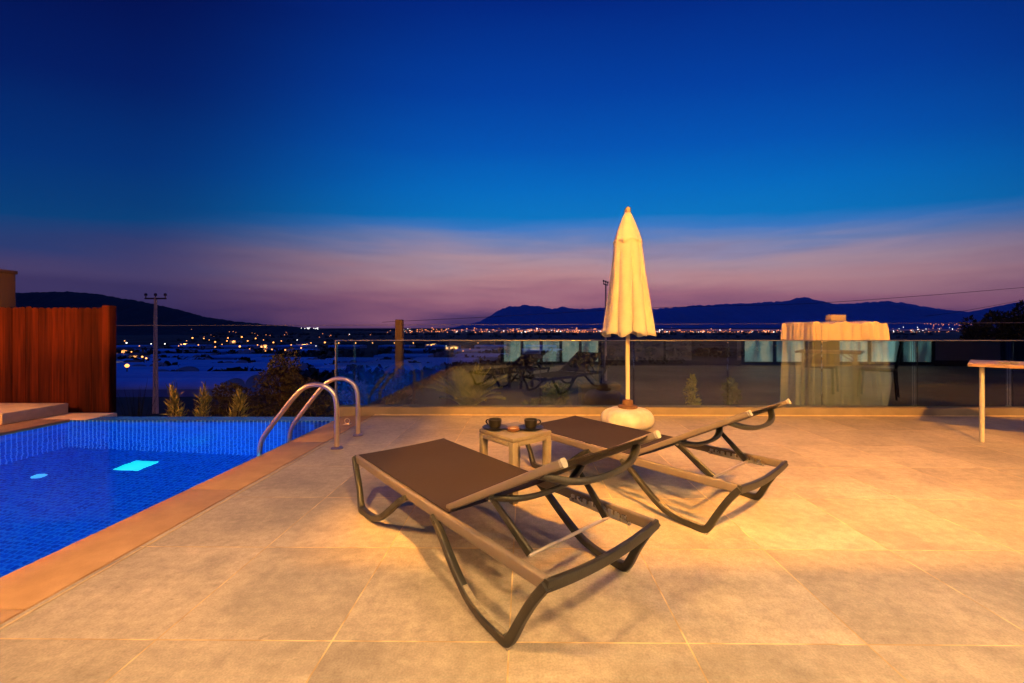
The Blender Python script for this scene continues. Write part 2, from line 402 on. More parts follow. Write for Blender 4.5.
PX0, PX1, PY0, PY1, PZ = -5.46, -2.215, -2.0, 4.85, -1.50
b = MB()
b.box(PX0 - .25, PX1 + .25, PY0 - .25, PY1 + .25, PZ - .2, PZ)
b.box(PX0 - .25, PX0, PY0 - .25, PY1 + .22, PZ + .001, -.052)
b.box(PX1, PX1 + .25, PY0 - .25, PY1 + .22, PZ + .001, -.052)
b.box(PX0, PX1, PY1, PY1 + .22, PZ + .001, -.012)
b.box(PX0, PX1, PY0 - .25, PY0, PZ + .001, -.012)
tag(b.build('pool_basin', M['mosaic'], smooth=0), kind='structure')
w = MB(); w.add([(PX0, PY0, -.03), (PX1, PY0, -.03), (PX1, PY1, -.03), (PX0, PY1, -.03)], [(0, 1, 2, 3)])
tag(w.build('pool_water', M['water'], smooth=0), kind='structure')

def ground_z(x, y):
    a = max(0., y - 7.0)
    if a < 23: z = -.12 - .212 * a
    elif a < 113: z = -5. - .112 * (a - 23)
    elif a < 300: z = -15.08 - .045 * (a - 113)
    elif a < 2600: z = -23.5 - .0008 * (a - 300)
    else: z = -25.3 + .003 * (a - 2600)
    if x < -2.3: z -= .85 * max(0., min(1., (32 - y) / 8))
    return z
gm = MB()
xs = [-14000, -9000, -6000, -4000, -2500, -1500, -900, -500, -300, -180, -110, -70, -45, -30, -20, -14, -10, -7.5, -5.9, -5.8, -2.301, -2.299, 0, 3, 6, 9, 12, 16, 22, 30, 45, 70, 110, 180, 300, 500, 900, 1500, 2500, 4000, 6000, 9000, 14000]
ys = [5.1, 5.6, 6.2, 7, 8, 9.5, 11, 13, 16, 20, 25, 30, 38, 48, 60, 80, 100, 120, 150, 190, 240, 307, 400, 550, 750, 1000, 1400, 2000, 2607, 3500, 5000, 7000, 9000, 12000, 16000]
for y in ys:
    for x in xs:
        j = 0 if y < 6 else min(.06 * (y - 5), 1.5)
        gm.v.append((x, y, ground_z(x, y) + rnd.uniform(-.5, .5) * j * .35))
nx = len(xs)
for i in range(len(ys) - 1):
    for j in range(nx - 1): gm.face((i * nx + j, i * nx + j + 1, (i + 1) * nx + j + 1, (i + 1) * nx + j))
# the same sheet carries on behind and beside the terrace
b0 = len(gm.v); gm.v += [(-14000, 5.1, -.4), (-5.9, 5.1, -.4), (-5.9, -40, -.4), (-14000, -9000, -.4), (14000, -9000, -.4), (14000, 5.1, -.4), (14.4, 5.1, -.4), (14.4, -40, -.4)]
gm.face((b0, b0 + 1, b0 + 2, b0 + 3)); gm.face((b0 + 3, b0 + 2, b0 + 7, b0 + 4)); gm.face((b0 + 4, b0 + 7, b0 + 6, b0 + 5))
tag(gm.build('ground', M['ground'], smooth=60), kind='structure')

# ------------------------------------------------------------------ hills and mountains
CX, CY, F, H = 524, 331, 412, 1.05
def ridge(name, prof, D, depth, material, base, rough, seed, kind='structure'):
    """a real ridge: crest heights along X, slopes falling to front and back, broken by spurs"""
    r_ = random.Random(seed); mb = MB(); n = 9
    X = []; Hh = []
    for (px, py) in prof: X.append((px - CX) / F * D); Hh.append(H + (CY - py) / F * D)
    cols = []
    for i in range(len(X) - 1):
        k = max(2, int(abs(X[i + 1] - X[i]) / (D * .006)))
        for q in range(k):
            t = q / k; cols.append((X[i] + (X[i + 1] - X[i]) * t, Hh[i] + (Hh[i + 1] - Hh[i]) * t))
    cols.append((X[-1], Hh[-1]))
    off = [r_.uniform(-1, 1) for _ in cols]
    for s in range(3): off = [(off[max(i - 1, 0)] + off[i] + off[min(i + 1, len(off) - 1)]) / 3 for i in range(len(off))]
    for ci, (x, hh) in enumerate(cols):
        for k in range(-n, n + 1):
            t = abs(k) / n; e = (1 - t) ** 1.25
            yy = D + k / n * depth + off[ci] * depth * .9 * t * (1 - t)
            sp = math.sin(ci * .9 + 2.1 * math.sin(ci * .37 + seed)) * .5 + r_.uniform(-.3, .3)
            zz = base + (hh - base) * e * (1 + .22 * sp * t)
            if k == 0: zz = hh + r_.uniform(-.5, .5) * rough
            mb.v.append((x, yy, zz))
    m_ = 2 * n + 1
    for i in range(len(cols) - 1):
        for k in range(m_ - 1): mb.face((i * m_ + k, (i + 1) * m_ + k, (i + 1) * m_ + k + 1, i * m_ + k + 1))
    return tag(mb.build(name, material, smooth=70), kind=kind)

ridge('hills', [(-420, 318), (-250, 305), (-120, 297), (-50, 293.5), (13, 292.5), (40, 291.5), (65, 291), (90, 293), (112, 297), (140, 301.5), (170, 308), (200, 316), (230, 321), (262, 324), (300, 327.5), (345, 331), (380, 333)], 3300, 700, M['hill'], -28, 8, 5)
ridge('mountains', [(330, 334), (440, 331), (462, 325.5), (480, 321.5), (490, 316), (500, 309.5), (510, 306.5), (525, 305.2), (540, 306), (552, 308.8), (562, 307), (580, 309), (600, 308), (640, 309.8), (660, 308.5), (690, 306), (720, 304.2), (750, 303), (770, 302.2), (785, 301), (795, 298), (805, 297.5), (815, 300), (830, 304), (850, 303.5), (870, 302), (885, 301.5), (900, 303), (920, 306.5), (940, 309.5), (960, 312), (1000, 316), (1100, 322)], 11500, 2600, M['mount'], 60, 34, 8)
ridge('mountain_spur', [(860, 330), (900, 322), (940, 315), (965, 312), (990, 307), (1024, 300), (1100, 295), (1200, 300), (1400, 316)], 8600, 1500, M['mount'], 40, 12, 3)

# ------------------------------------------------------------------ kerb and glass railing
k = thing('low_kerb_wall', 'low pale rendered kerb running under the glass railing along the deck edge', 'kerb', (0, 5.2, 0))
mb = MB(); mb.box(-2.36, 14.4, -.08, .12, -.35, .098, bev=.008); mb.build('coping', M['kerb'], k)
mb = MB(); mb.box(-1.86, 14.4, -.094, -.0825, .0, .014, bev=.003); mb.build('sealant_strip', M['grout'], k)
g = thing('glass_railing', 'frameless tinted glass railing with thin metal top rail mirroring the terrace', 'railing', (0, 5.2, 0))
seams = [-2.385 + .23] + [-.975 + 1.178 * i for i in range(-0, 13)]
seams = [-2.375, -2.15] + [-.975 + 1.178 * i for i in range(13)]
for a, e in zip(seams[:-1], seams[1:]):
    mb = MB(); mb.box(a + .006, e - .006, -.007, .007, .085, .925, bev=.0015); mb.build('glass_panel', M['glass'], g, smooth=0)
mb = MB(); mb.sweep([(-2.39, 0, .9315), (13.16, 0, .9315)], rrect(.022, .012, .003), side=(0, 1, 0)); mb.build('top_rail', M['alu'], g)
mb = MB(); mb.sweep([(-2.384, 0, .098), (-2.384, 0, .924)], rrect(.026, .018, .004), side=(0, 1, 0)); mb.build('end_post', M['alu'], g)

# ------------------------------------------------------------------ sun loungers
def make_lounger(label, loc, ang):
    t = thing('sun_lounger', label, 'sun lounger', loc, ang, 'sun loungers on the deck')
    for s in (-1, 1):
        mb = MB(); v = s * .299
        mb.sweep([(-.830, v, .266), (-.4, v, .261), (0, v, .259), (.4, v, .261), (.832, v, .266)], rrect(.026, .046, .007), side=(0, 1, 0))
        mb.build('side_rail', M['rail'], t)
    loop = [(.13, .245), (.20, .205), (.31, .122), (.42, .052), (.52, .024), (.61, .018), (.667, .019), (.693, .045), (.733, .120), (.778, .195), (.818, .250), (.836, .272)]
    wid = [.8, .95, 1, 1, 1, 1.08, 1.18, 1.1, 1, 1, 1, .95]
    for su in (1, -1):
        for s in (-1, 1):
            mb = MB()
            pts = catmull([(su * a * (1.02 if su < 0 and a > .77 else 1), s * (.310 + .022 * (1 - z / .28)), z) for a, z in loop], 5)
            sc = []
            for i in range(len(loop) - 1): sc += [wid[i] + (wid[i + 1] - wid[i]) * q / 5 for q in range(5)]
            sc.append(wid[-1])
            mb.sweep(pts, rrect(.030, .032, .006), side=(0, 1, 0), scale=sc)
            for bu, bz in ((.165, .232), (.79, .215)):
                mb.sweep([(su * bu, s * .322, bz), (su * bu, s * .331, bz)], circ(.008, 10))
            lg = mb.build('leg', M['leg'], t)
            mb = MB(); mb.box(su * .672 - .016, su * .672 + .016, s * .335 - .012, s * .335 + .012, 0, .009, bev=.002); mb.build('foot_pad', M['cap'], lg)
            # scuffed inner face of the leg
            mb = MB(); ip = [p + Vector((0, 0, 0)) for p in pts[14:30]]
            off = []
            for i, p in enumerate(ip):
                tg = (ip[min(i + 1, len(ip) - 1)] - ip[max(i - 1, 0)]).normalized(); nn = Vector((-tg.z * su, 0, tg.x * su)); off.append(p + nn * .0185)
            if su == 1 and s == -1:
                mb.sweep(off, rrect(.020, .003, .001), side=(0, 1, 0)); mb.build('scuffed_patch', M['worn'], lg)
    for su in (1, -1):
        mb = MB(); pts = []
        for i in range(17):
            q = -1 + 2 * i / 16
            pts.append((su * (.834 + .004 * (1 - q * q)), q * .314, .268 - .022 * (1 - q * q) + .002))
        mb.sweep(pts, rrect(.038, .022, .005), side=(0, 0, 1)); mb.build('end_crossbar', M['leg'], t)
    # seat sling: slightly dished sheet with hem thickness
    def sling(p0, p1, half, sag, nm):
        mb = MB(); nu, nv = 14, 10; A = Vector(p0); B = Vector(p1); up = Vector((-(B - A).z, 0, (B - A).x)).normalized()
        for layer in (0, 1):
            for i in range(nu + 1):
                for j in range(nv + 1):
                    q = -1 + 2 * j / nv; p = A.lerp(B, i / nu) + Vector((0, q * half, 0))
                    p += up * (-sag * (1 - q * q) * (1 + .25 * math.sin(9 * i / nu)) * min(1, 4 * (i / nu) * (1 - i / nu) + .25) - .003 * layer)
                    mb.v.append(tuple(p))
        W = nv + 1; S = (nu + 1) * W
        for i in range(nu):
            for j in range(nv):
                a = i * W + j; mb.face((a, a + 1, a + W + 1, a + W)); mb.face((S + a, S + a + W, S + a + W + 1, S + a + 1))
        for i in range(nu):
            for j in (0, nv):
                a = i * W + j; mb.face((a, a + W, S + a + W, S + a))
        for j in range(nv):
            for i in (0, nu):
                a = i * W + j; mb.face((a, S + a, S + a + 1, a + 1))
        return mb.build(nm, M['sling'], t)
    sling((-.826, 0, .291), (.235, 0, .290), .296, .020, 'seat_sling')
    # reclined backrest
    P0 = Vector((.190, 0, .288)); P1 = Vector((.858, 0, .640)); dr = (P1 - P0).normalized(); up = Vector((-dr.z, 0, dr.x))
    sling(P0 + dr * .02 + up * .008, P1 - dr * .03 + up * .008, .262, .010, 'backrest_sling')
    for s in (-1, 1):
        off = Vector((0, s * .268, 0)); mb = MB()
        mb.sweep([P0 + off, P1 + off], rrect(.024, .030, .008), side=(0, 1, 0)); r_ = mb.build('backrest_rail', M['rail'], t)
        mb = MB(); mb.sweep([P1 + off + dr * .001, P1 + off + dr * .013], rrect(.025, .030, .008), side=(0, 1, 0)); mb.build('end_cap', M['cap'], r_)
    for dist, dep, nm, ww in ((.65, .066, 'headrest_crossbar', .034), (.31, .056, 'backrest_crossbar', .042)):
        mb = MB(); pts = []
        for i in range(25):
            q = -1 + 2 * i / 24; e = (1 - abs(q) ** 2.6)
            pts.append(P0 + dr * (dist + .03 * e) - up * (dep * e + .012) + Vector((0, q * .268, 0)))
        mb.sweep(pts, rrect(.022, ww, .008), side=tuple(up)); mb.build(nm, M['leg'], t)
    RB = Vector((.657, 0, .262))
    for s in (-1, 1):
        A = P0 + dr * .31 - up * .026 + Vector((0, s * .248, 0)); B = RB + Vector((0, s * .216, 0))
        mb = MB(); mb.sweep([A, A.lerp(B, .5), B], rrect(.016, .030, .006), side=(0, 1, 0), scale=[.8, 1, 1.25]); st = mb.build('support_strut', M['leg'], t)
        mb = MB(); mb.sweep([A + Vector((0, s * .009, 0)), A + Vector((0, s * .016, 0))], circ(.009, 12)); mb.build('bolt', M['cap'], st)
        mb = MB()
        for i in range(9):
            u = .40 + .036 * i; mb.box(u, u + .022, s * .283 - .005, s * .283 + .005, .246, .268, bev=.002)
        mb.box(.39, .73, s * .283 - .006, s * .283 + .006, .234, .248, bev=.002); mb.build('ratchet_plate', M['silver'], t)
    mb = MB(); mb.tube([RB + Vector((0, -.224, -.004)), RB + Vector((0, .224, -.004))], .0065, 10); mb.build('support_rod', M['rod'], t)
    return t
LA1 = math.atan2(-.7512, .6601); LA2 = math.atan2(-.7651, .6439)
make_lounger('brown sling sun lounger in the foreground with scuffed front leg, nearest the pool', (-.2488, 2.0942, 0), LA1)
make_lounger('brown sling sun lounger farther back with its foot end beside the parasol base', (.7627, 2.8771, 0), LA2)

# ------------------------------------------------------------------ side table and cups
t = thing('side_table', 'small cream square side table between the loungers carrying two black cups', 'side table', (-.06, 2.72, 0), LA1)
mb = MB(); mb.box(-.178, .178, -.165, .165, .372, .400, bev=.008); mb.build('table_top', M['table'], t)
mb = MB()
for s in (-1, 1):
    mb.box(-.135, .135, s * .160 - .010, s * .160 + .004, .345, .3715, bev=.003); mb.box(s * .173 - .010, s * .173 + .004, -.122, .122, .345, .3715, bev=.003)
mb.build('apron', M['table'], t)
for sx in (-1, 1):
    for sy in (-1, 1):
        mb = MB(); x = sx * .155; y = sy * .142; mb.box(x - .022, x + .022, y - .022, y + .022, 0, .3715, bev=.006); mb.build('leg', M['table'], t)
def cup(x, y, z, ang, label):
    t = thing('coffee_cup', label, 'cup', (x, y, z), ang, 'black cups on the side table'); t.scale = (1.25, 1.25, .95)
    mb = MB(); mb.lathe([(.022, .0), (.040, .004), (.066, .014), (.068, .017), (.062, .0175), (.030, .009), (.001, .009)], n=32); mb.build('saucer', M['cup'], t)
    mb = MB(); mb.lathe([(.020, .010), (.028, .014), (.033, .030), (.035, .066), (.036, .069), (.033, .069), (.030, .030), (.020, .018), (.001, .017)], n=32); c_ = mb.build('cup_body', M['cup'], t)
    mb = MB(); mb.tube(catmull([(.033, 0, .058), (.050, 0, .058), (.057, 0, .042), (.046, 0, .027), (.031, 0, .026)], 5), .0042, 8); mb.build('handle', M['cup'], t)
cup(-.193, 2.733, .4, 2.6, 'black coffee cup on its saucer near the pool side corner of the side table')
cup(.045, 2.73, .4, .4, 'black coffee cup on its saucer at the side table corner nearer the parasol')
t = thing('ashtray', 'small round brown dish with pale middle between the two black cups', 'ashtray', (-.07, 2.675, .4))
mb = MB(); mb.lathe([(.030, 0), (.042, .006), (.044, .022), (.038, .024), (.034, .012), (.001, .010)], n=28); mb.build('bowl', M['ash'], t)
mb = MB(); mb.lathe([(.027, .0105), (.030, .0125), (.018, .016), (.001, .017)], n=20); mb.build('ash', M['ashin'], t)

# ------------------------------------------------------------------ closed parasol
t = thing('closed_parasol', 'closed cream canvas parasol on a pole standing by the glass railing', 'parasol', (1.135, 4.52, 0))
def canopy(zr, n_f, seed, amp):
    r_ = random.Random(seed); mb = MB(); n = 128
    ph = [r_.uniform(-.25, .25) for _ in range(n_f)]; am = [r_.uniform(.6, 1.3) for _ in range(n_f)]
    for (z, rad, am_z) in zr:
        for i in range(n):
            a = 2 * math.pi * i / n; q = a / (2 * math.pi) * n_f; k = int(q) % n_f; fr = q - int(q)
            fold = abs(math.sin(math.pi * (fr + ph[k] * fr * (1 - fr)))) ** .8 - .62
            swirl = .05 * math.sin(2 * a + 3 * z)
            rr = rad * (1 + am_z * am[k] * fold + swirl)
            dz = 0
            if z == zr[-1][0]: dz = .018 * math.sin(n_f * a * .5 + 1) * am[k] + .018 * math.sin(7 * a)
            mb.v.append((rr * math.cos(a), rr * math.sin(a), z + dz))
    for i in range(len(zr) - 1):
        for q in range(n):
            r2 = (q + 1) % n; mb.face((i * n + q, i * n + r2, (i + 1) * n + r2, (i + 1) * n + q))
    return mb
zr = []
for i in range(26):
    s = i / 25; z = 2.06 - 1.05 * s; zr.append((z, .140 + .108 * s ** .95, amp_ := .13 + .22 * s))
cn = canopy(zr, 8, 4, .2).build('canopy', M['canvas'], t, smooth=80)
md = cn.modifiers.new('thickness', 'SOLIDIFY'); md.thickness = .004
zr = []
for i in range(12):
    s = i / 11; zr.append((2.345 - .335 * s, .030 + .128 * s ** .85, .03 + .10 * s))
vn = canopy(zr, 8, 4, .1).build('vent_cap', M['canvas'], t, smooth=80)
md = vn.modifiers.new('thickness', 'SOLIDIFY'); md.thickness = .004
mb = MB(); mb.lathe([(.014, 2.33), (.034, 2.345), (.036, 2.375), (.026, 2.400), (.010, 2.410)], n=20); mb.build('finial', M['cap'], t)
mb = MB(); mb.lathe([(.0225, .20), (.0225, 2.34)], n=20); mb.build('pole', M['pole'], t)
mb = MB(); mb.lathe([(.085, .205), (.105, .215), (.105, .235), (.060, .245), (.055, .295), (.030, .305)], n=24); mb.build('socket', M['socket'], t)
mb = MB(); pr = []
for i in range(15):
    a = R(-60 + 150 * i / 14); ca = max(0., math.cos(a)); pr.append((max(.03, .278 * ca ** .5), .098 + .112 * math.sin(a)))
mb.lathe([(.17, 0.)] + pr, n=84)
def lobe(x, y, z):
    a = math.atan2(y, x); k_ = 1 + .14 * (abs(math.sin(3.5 * a + .7)) ** .6 - .7) * min(1, math.hypot(x, y) / .2); return (x * k_, y * k_, z)
mb.v = [lobe(*p) for p in mb.v]
mb.build('parasol_base', M['basecast'], t, smooth=70)

# ------------------------------------------------------------------ pool ladder
t = thing('pool_ladder', 'polished steel pool ladder handrails curving over the pool edge', 'pool ladder', (-1.672, 3.9, 0))
for s, nm in ((-1, 'handrail'), (1, 'handrail')):
    y = s * .235
    pts = catmull([(0, y, 0), (0, y, .22), (-.004, y, .40), (-.035, y, .50), (-.11, y, .557), (-.20, y, .570), (-.29, y, .545), (-.37, y, .475), (-.50, y, .315), (-.60, y, .185), (-.665, y, .085), (-.692, y, -.02), (-.695, y, -.3), (-.695, y, -.85)], 7)
    mb = MB(); mb.tube(pts, .0215, 16); rl = mb.build(nm, M['steel'], t)
    mb = MB(); mb.lathe([(.048, .001), (.050, .006), (.040, .014), (.0225, .018)], 0, y, n=24); mb.build('floor_flange', M['steel'], rl)
for z in (-.3, -.55, -.8):
    mb = MB(); mb.box(-.735, -.655, -.225, .225, z - .012, z + .012, bev=.006); mb.build('ladder_step', M['steel'], t)
t = thing('anchor_ring', 'small steel ring plate set in the pool edge beside the ladder', 'anchor ring', (-1.99, 4.62, .001))
mb = MB(); mb.box(-.035, .035, -.035, .035, 0, .006, bev=.002); mb.build('base_plate', M['steel'], t)
mb = MB(); mb.sweep([Vector((.028 * math.cos(a), 0, .036 + .028 * math.sin(a))) for a in [2 * math.pi * i / 24 for i in range(24)]], circ(.005, 8), closed=True); mb.build('ring', M['steel'], t)

# pool floor fittings and lamps
mb = MB(); mb.box(-.13, .13, -.13, .13, 0, .012, bev=.003)
o = mb.build('floor_fitting', M['cyan']); o.location = (-4.19, 4.42, PZ); tag(o, 'bright cyan square lamp panel glowing on the pool floor toward the far wall', 'pool lamp')
mb = MB(); mb.lathe([(.055, 0), (.055, .012), (.048, .018), (.001, .018)], n=32)
o = mb.build('floor_fitting', M['cyand']); o.location = (-4.82, 4.05, PZ); tag(o, 'small round drain on the pool floor nearer the left wall, made to glow pale blue', 'pool lamp')  # a floor drain, given an added glow of its own
def pool_lamp(x, y, z, power, label):
    t = thing('pool_lamp', label, 'pool lamp', (x, y, z), 0, 'underwater lamps in the pool wall')
    mb = MB(); mb.sweep([(0, 0, 0), (-.03, 0, 0)], circ(.11, 24)); mb.build('lamp_ring', M['steel'], t)
    mb = MB(); mb.sweep([(-.031, 0, 0), (-.038, 0, 0)], circ(.09, 24)); mb.build('lens', M['poolbulb'], t)
    l = bpy.data.lights.new('pool_light', 'AREA'); l.shape = 'DISK'; l.size = .18; l.energy = power; l.color = (.12, .5, 1.)
    lo = bpy.data.objects.new('pool_light', l); COL.objects.link(lo); lo.parent = t; lo.location = (-.06, 0, 0); lo.rotation_euler = (0, R(90), 0)
pool_lamp(PX1, 3.3, -.55, 95, 'round underwater lamp in the pool wall below the ladder')
pool_lamp(PX1, 1.2, -.55, 95, 'round underwater lamp in the pool wall beside the front deck')
pool_lamp(PX1, -.9, -.55, 95, 'round underwater lamp in the pool wall closest to the house')

# ------------------------------------------------------------------ left side of the pool: slabs, fence
def single(mb, name, m, label, cat, group=None, smooth=35):
    return tag(mb.build(name, m, smooth=smooth), label, cat, group)
mb = MB(); mb.box(-7.6, -5.405, -2., 4.86, -.06, .0, bev=.006); tag(mb.build('side_paving', M['coping']), kind='structure')
mb = MB(); mb.box(-7.6, -5.24, 4.87, 5.26, -.30, -.004, bev=.006); tag(mb.build('corner_paving', M['slab']), kind='structure')
mb = MB(); mb.box(-7.6, -5.83, 4.55, 5.22, .001, .128, bev=.008); single(mb, 'stone_step', M['slab'], 'thick pale stone slab lying on the paving in front of the wooden fence', 'stone slab')
f = thing('wooden_fence', 'red brown wooden fence of upright boards with scalloped tops beside the pool', 'fence', (0, 5.36, 0))
mb = MB(); x = -5.50 - .0875; i = 0
while x > -8.6:
    top = 1.345 + rnd.uniform(-.008, .008); wv = .0865; yy = .004 * (i % 2) + rnd.uniform(-.002, .002); n = 6
    fr = [(x, -.02), (x + wv, -.02)] + [(x + wv - wv * q / n, top + .020 * math.sin(math.pi * q / n)) for q in range(n + 1)]
    b = len(mb.v); K = len(fr)
    mb.v += [(a, yy - .011, z) for a, z in fr] + [(a, yy + .011, z) for a, z in fr]
    mb.face([b + q for q in range(K)]); mb.face([b + K + q for q in range(K)][::-1])
    for q in range(K): mb.face((b + q, b + (q + 1) % K, b + K + (q + 1) % K, b + K + q))
    x -= .0875; i += 1
mb.build('board_panel', M['fence'], f, smooth=0)
mb = MB(); mb.box(-5.498, -5.395, -.05, .05, -.02, 1.385, bev=.012); mb.build('end_post', M['fence'], f)
for z in (.3, 1.05):
    mb = MB(); mb.box(-8.6, -5.50, .020, .06, z, z + .08, bev=.004); mb.build('cross_rail', M['fence'], f)
p = thing('fence_pillar', 'tall brown pillar rising behind the wooden fence with a flat cap', 'pillar', (-7.42, 5.62, -.3))
mb = MB(); mb.box(-.22, .22, -.15, .15, 0, 2.15, bev=.006); mb.build('shaft', M['pillar'], p)
mb = MB(); mb.box(-.235, .235, -.165, .165, 2.151, 2.20, bev=.006); mb.build('cap', M['pillar'], p)

# ------------------------------------------------------------------ dining table, chairs at right
DA = math.atan2(.667, .745)
t = thing('dining_table', 'brown topped dining table with white metal legs cut by the right edge', 'table', (4.21, 3.95, 0), DA)
mb = MB(); mb.box(0, .8, -.8, 0, .712, .742, bev=.006); mb.build('table_top', M['tabletop'], t)
for x in (.09, .71):
    for y in (-.09, -.71):
        mb = MB(); mb.tube([(x, y, 0), (x, y, .711)], .017, 14); lg = mb.build('leg', M['white'], t)
        sx = 1 if x < .4 else -1; mb = MB(); mb.tube(catmull([(x, y, .56), (x + sx * .03, y, .62), (x + sx * .09, y, .665), (x + sx * .14, y, .705)], 5), .008, 8); mb.build('brace', M['white'], lg)
for u_, v_, lb in ((.10, -.20, 'small white dish on the brown dining table nearer its left corner'), (.20, -.26, 'small white dish on the brown dining table at the right edge of view')):
    mb = MB(); mb.lathe([(.020, 0), (.030, .004), (.036, .020), (.032, .020), (.022, .008), (.001, .007)], n=24); o = mb.build('white_dish', M['cap'])
    o.location = (4.25 + math.cos(DA) * u_ - math.sin(DA) * v_, 3.95 + math.sin(DA) * u_ + math.cos(DA) * v_, .742); tag(o, lb, 'dish')
def chair(x, y, a, lb):
    t = thing('dining_chair', lb, 'chair', (x, y, 0), a, 'dark chairs around the dining table')
    mb = MB(); mb.box(-.22, .22, -.22, .22, .42, .455, bev=.012); mb.build('seat', M['chair'], t)
    mb = MB(); mb.sweep(catmull([(-.21, 0, .47), (-.235, 0, .65), (-.27, 0, .88)], 5), rrect(.42, .025, .010), side=(0, 1, 0)); mb.build('backrest', M['chair'], t)
    for sx in (-1, 1):
        for sy in (-1, 1):
            mb = MB(); mb.tube([(sx * .20, sy * .20, .42), (sx * .225, sy * .215, 0)], .014, 8); mb.build('leg', M['chair'], t)
chair(5.12, 3.22, R(135), 'dark dining chair tucked at the near side of the brown table')
chair(5.62, 3.80, R(225), 'dark dining chair tucked at the far right side of the brown table')

# ------------------------------------------------------------------ things just beyond the railing
t = thing('draped_cover', 'pleated cream cloth cover over stacked furniture behind the glass railing', 'cloth cover', (4.59, 6.2, -.12))
r_ = random.Random(2); mb = MB(); lev = 12; per = []
W2, D2 = .525, .34
def rect_pt(s):
    L_ = [2 * W2, 2 * D2, 2 * W2, 2 * D2]; s = s * sum(L_)
    if s < L_[0]: return (-W2 + s, -D2, 0, -1)
    s -= L_[0]
    if s < L_[1]: return (W2, -D2 + s, 1, 0)
    s -= L_[1]
    if s < L_[2]: return (W2 - s, D2, 0, 1)
    s -= L_[2]; return (-W2, D2 - s, -1, 0)
NP = 300; bump = [r_.uniform(-1, 1) for _ in range(NP)]; bump = [(bump[i - 1] + bump[i] * 2 + bump[(i + 1) % NP]) / 4 for i in range(NP)]
scal = [0.] * NP
for i in range(NP):
    x, y, nx_, ny_ = rect_pt(i / NP); scal[i] = .03 * math.sin(x * 7.5 + .6) ** 2 + .022 * abs(math.sin(x * 23 + 1))
def drape(z0, z1, s0, s1, out, capped):
    mb = MB()
    for k in range(lev + 1):
        s = s0 + (s1 - s0) * k / lev
        for i in range(NP):
            x, y, nx_, ny_ = rect_pt(i / NP)
            am = .014 + .042 * s ** .6
            o_ = out + am * (math.sin(i * .62 + 2.6 * math.sin(i * .09)) * (.6 + .4 * math.sin(i * .21)) + .25 * bump[i]) + .07 * s * (1.5 if x > .2 else .2)
            top = z0 - (scal[i] if capped else 0)
            mb.v.append((x + nx_ * o_, y + ny_ * o_, top + (z1 - top) * k / lev + (.012 * math.sin(i * .31) if k == lev else 0)))
    for k in range(lev):
        for i in range(NP):
            j = (i + 1) % NP; mb.face((k * NP + i, k * NP + j, (k + 1) * NP + j, (k + 1) * NP + i))
    if capped: mb.face(list(range(NP))[::-1])
    return mb
drape(1.315, 1.03, 0., .3, .012, True).build('cloth', M['cover'], t, smooth=60)
drape(1.27, .03, 0., 1., -.012, False).build('sheer_skirt', M['voile'], t, smooth=60)
ft = thing('folding_table', 'dark legged folding table standing under the sheer cream cloth', 'table', (4.59, 6.2, -.12))
mb = MB(); mb.box(-.48, .48, -.28, .28, 1.235, 1.262, bev=.004); mb.build('table_top', M['chair'], ft)
for x_ in (-.42, -.20, .05, .20, .42):
    for y_ in (-.26, .26):
        mb = MB(); mb.tube(catmull([(x_, y_, 0), (x_ + .02, y_, .6), (x_ - .02, y_, 1.234)], 4), .013, 8); mb.build('leg', M['chair'], ft)
for x_ in (-.36, .12, .34):
    mb = MB(); mb.tube(catmull([(x_ - .12, -.26, 1.20), (x_, -.26, 1.02), (x_ + .10, -.26, 1.20)], 5), .010, 8); mb.build('brace', M['chair'], ft)
mb = MB(); mb.box(4.44, 4.66, 6.0, 6.12, 1.197, 1.285, bev=.006); single(mb, 'small_box', M['boxy'], 'small beige box resting on top of the draped cream cloth', 'box')
mb = MB(); mb.box(-.056, .056, -.05, .05, 0, 1.40, bev=.008)
o = mb.build('timber_post', M['pillar']); o.location = (-1.97, 6.5, -.17); tag(o, 'short square brown post standing behind the glass railing left of the parasol', 'post')
t = thing('planter_box', 'brown planter box behind the glass holding a bare dark branching plant', 'planter', (1.09, 6.05, -.12))
mb = MB(); mb.box(-.27, .27, -.2, .2, 0, .40, bev=.01); mb.box(-.285, .285, -.215, .215, .36, .41, bev=.006); mb.build('box', M['terra'], t)
mb = MB(); mb.box(-.25, .25, -.18, .18, .4105, .420, bev=.003); mb.build('soil', M['dirt'], t)
for pts in ([(0, 0, .40), (-.01, 0, .60), (.02, 0, .86)], [(0, 0, .46), (.10, .02, .58), (.13, .02, .80)], [(0, 0, .43), (-.12, 0, .55), (-.20, .02, .70)]):
    mb = MB(); mb.tube(catmull(pts, 5), .018, 8); mb.build('stem', M['bark'], t)

def leaves(mb, n, centre_fn, size, asp=2.2, up=.2, rs=rnd):
    for _ in range(n):
        c_, dirn = centre_fn(); L_ = size * rs.uniform(.6, 1.35); w_ = L_ / asp / 2
        d_ = (Vector(dirn) + Vector((rs.uniform(-1, 1), rs.uniform(-1, 1), rs.uniform(-1, 1) + up)) * .9)
        if d_.length < 1e-3: d_ = Vector((0, 0, 1))
        d_.normalize(); s_ = d_.cross(Vector((rs.uniform(-1, 1), rs.uniform(-1, 1), rs.uniform(-1, 1)))).normalized()
        p = Vector(c_); q = p + d_ * L_ * .5; e = p + d_ * L_; nn = s_.cross(d_) * (.12 * L_)
        mb.add([p, q + s_ * w_ + nn, e, q - s_ * w_ + nn], [(0, 1, 2, 3)])

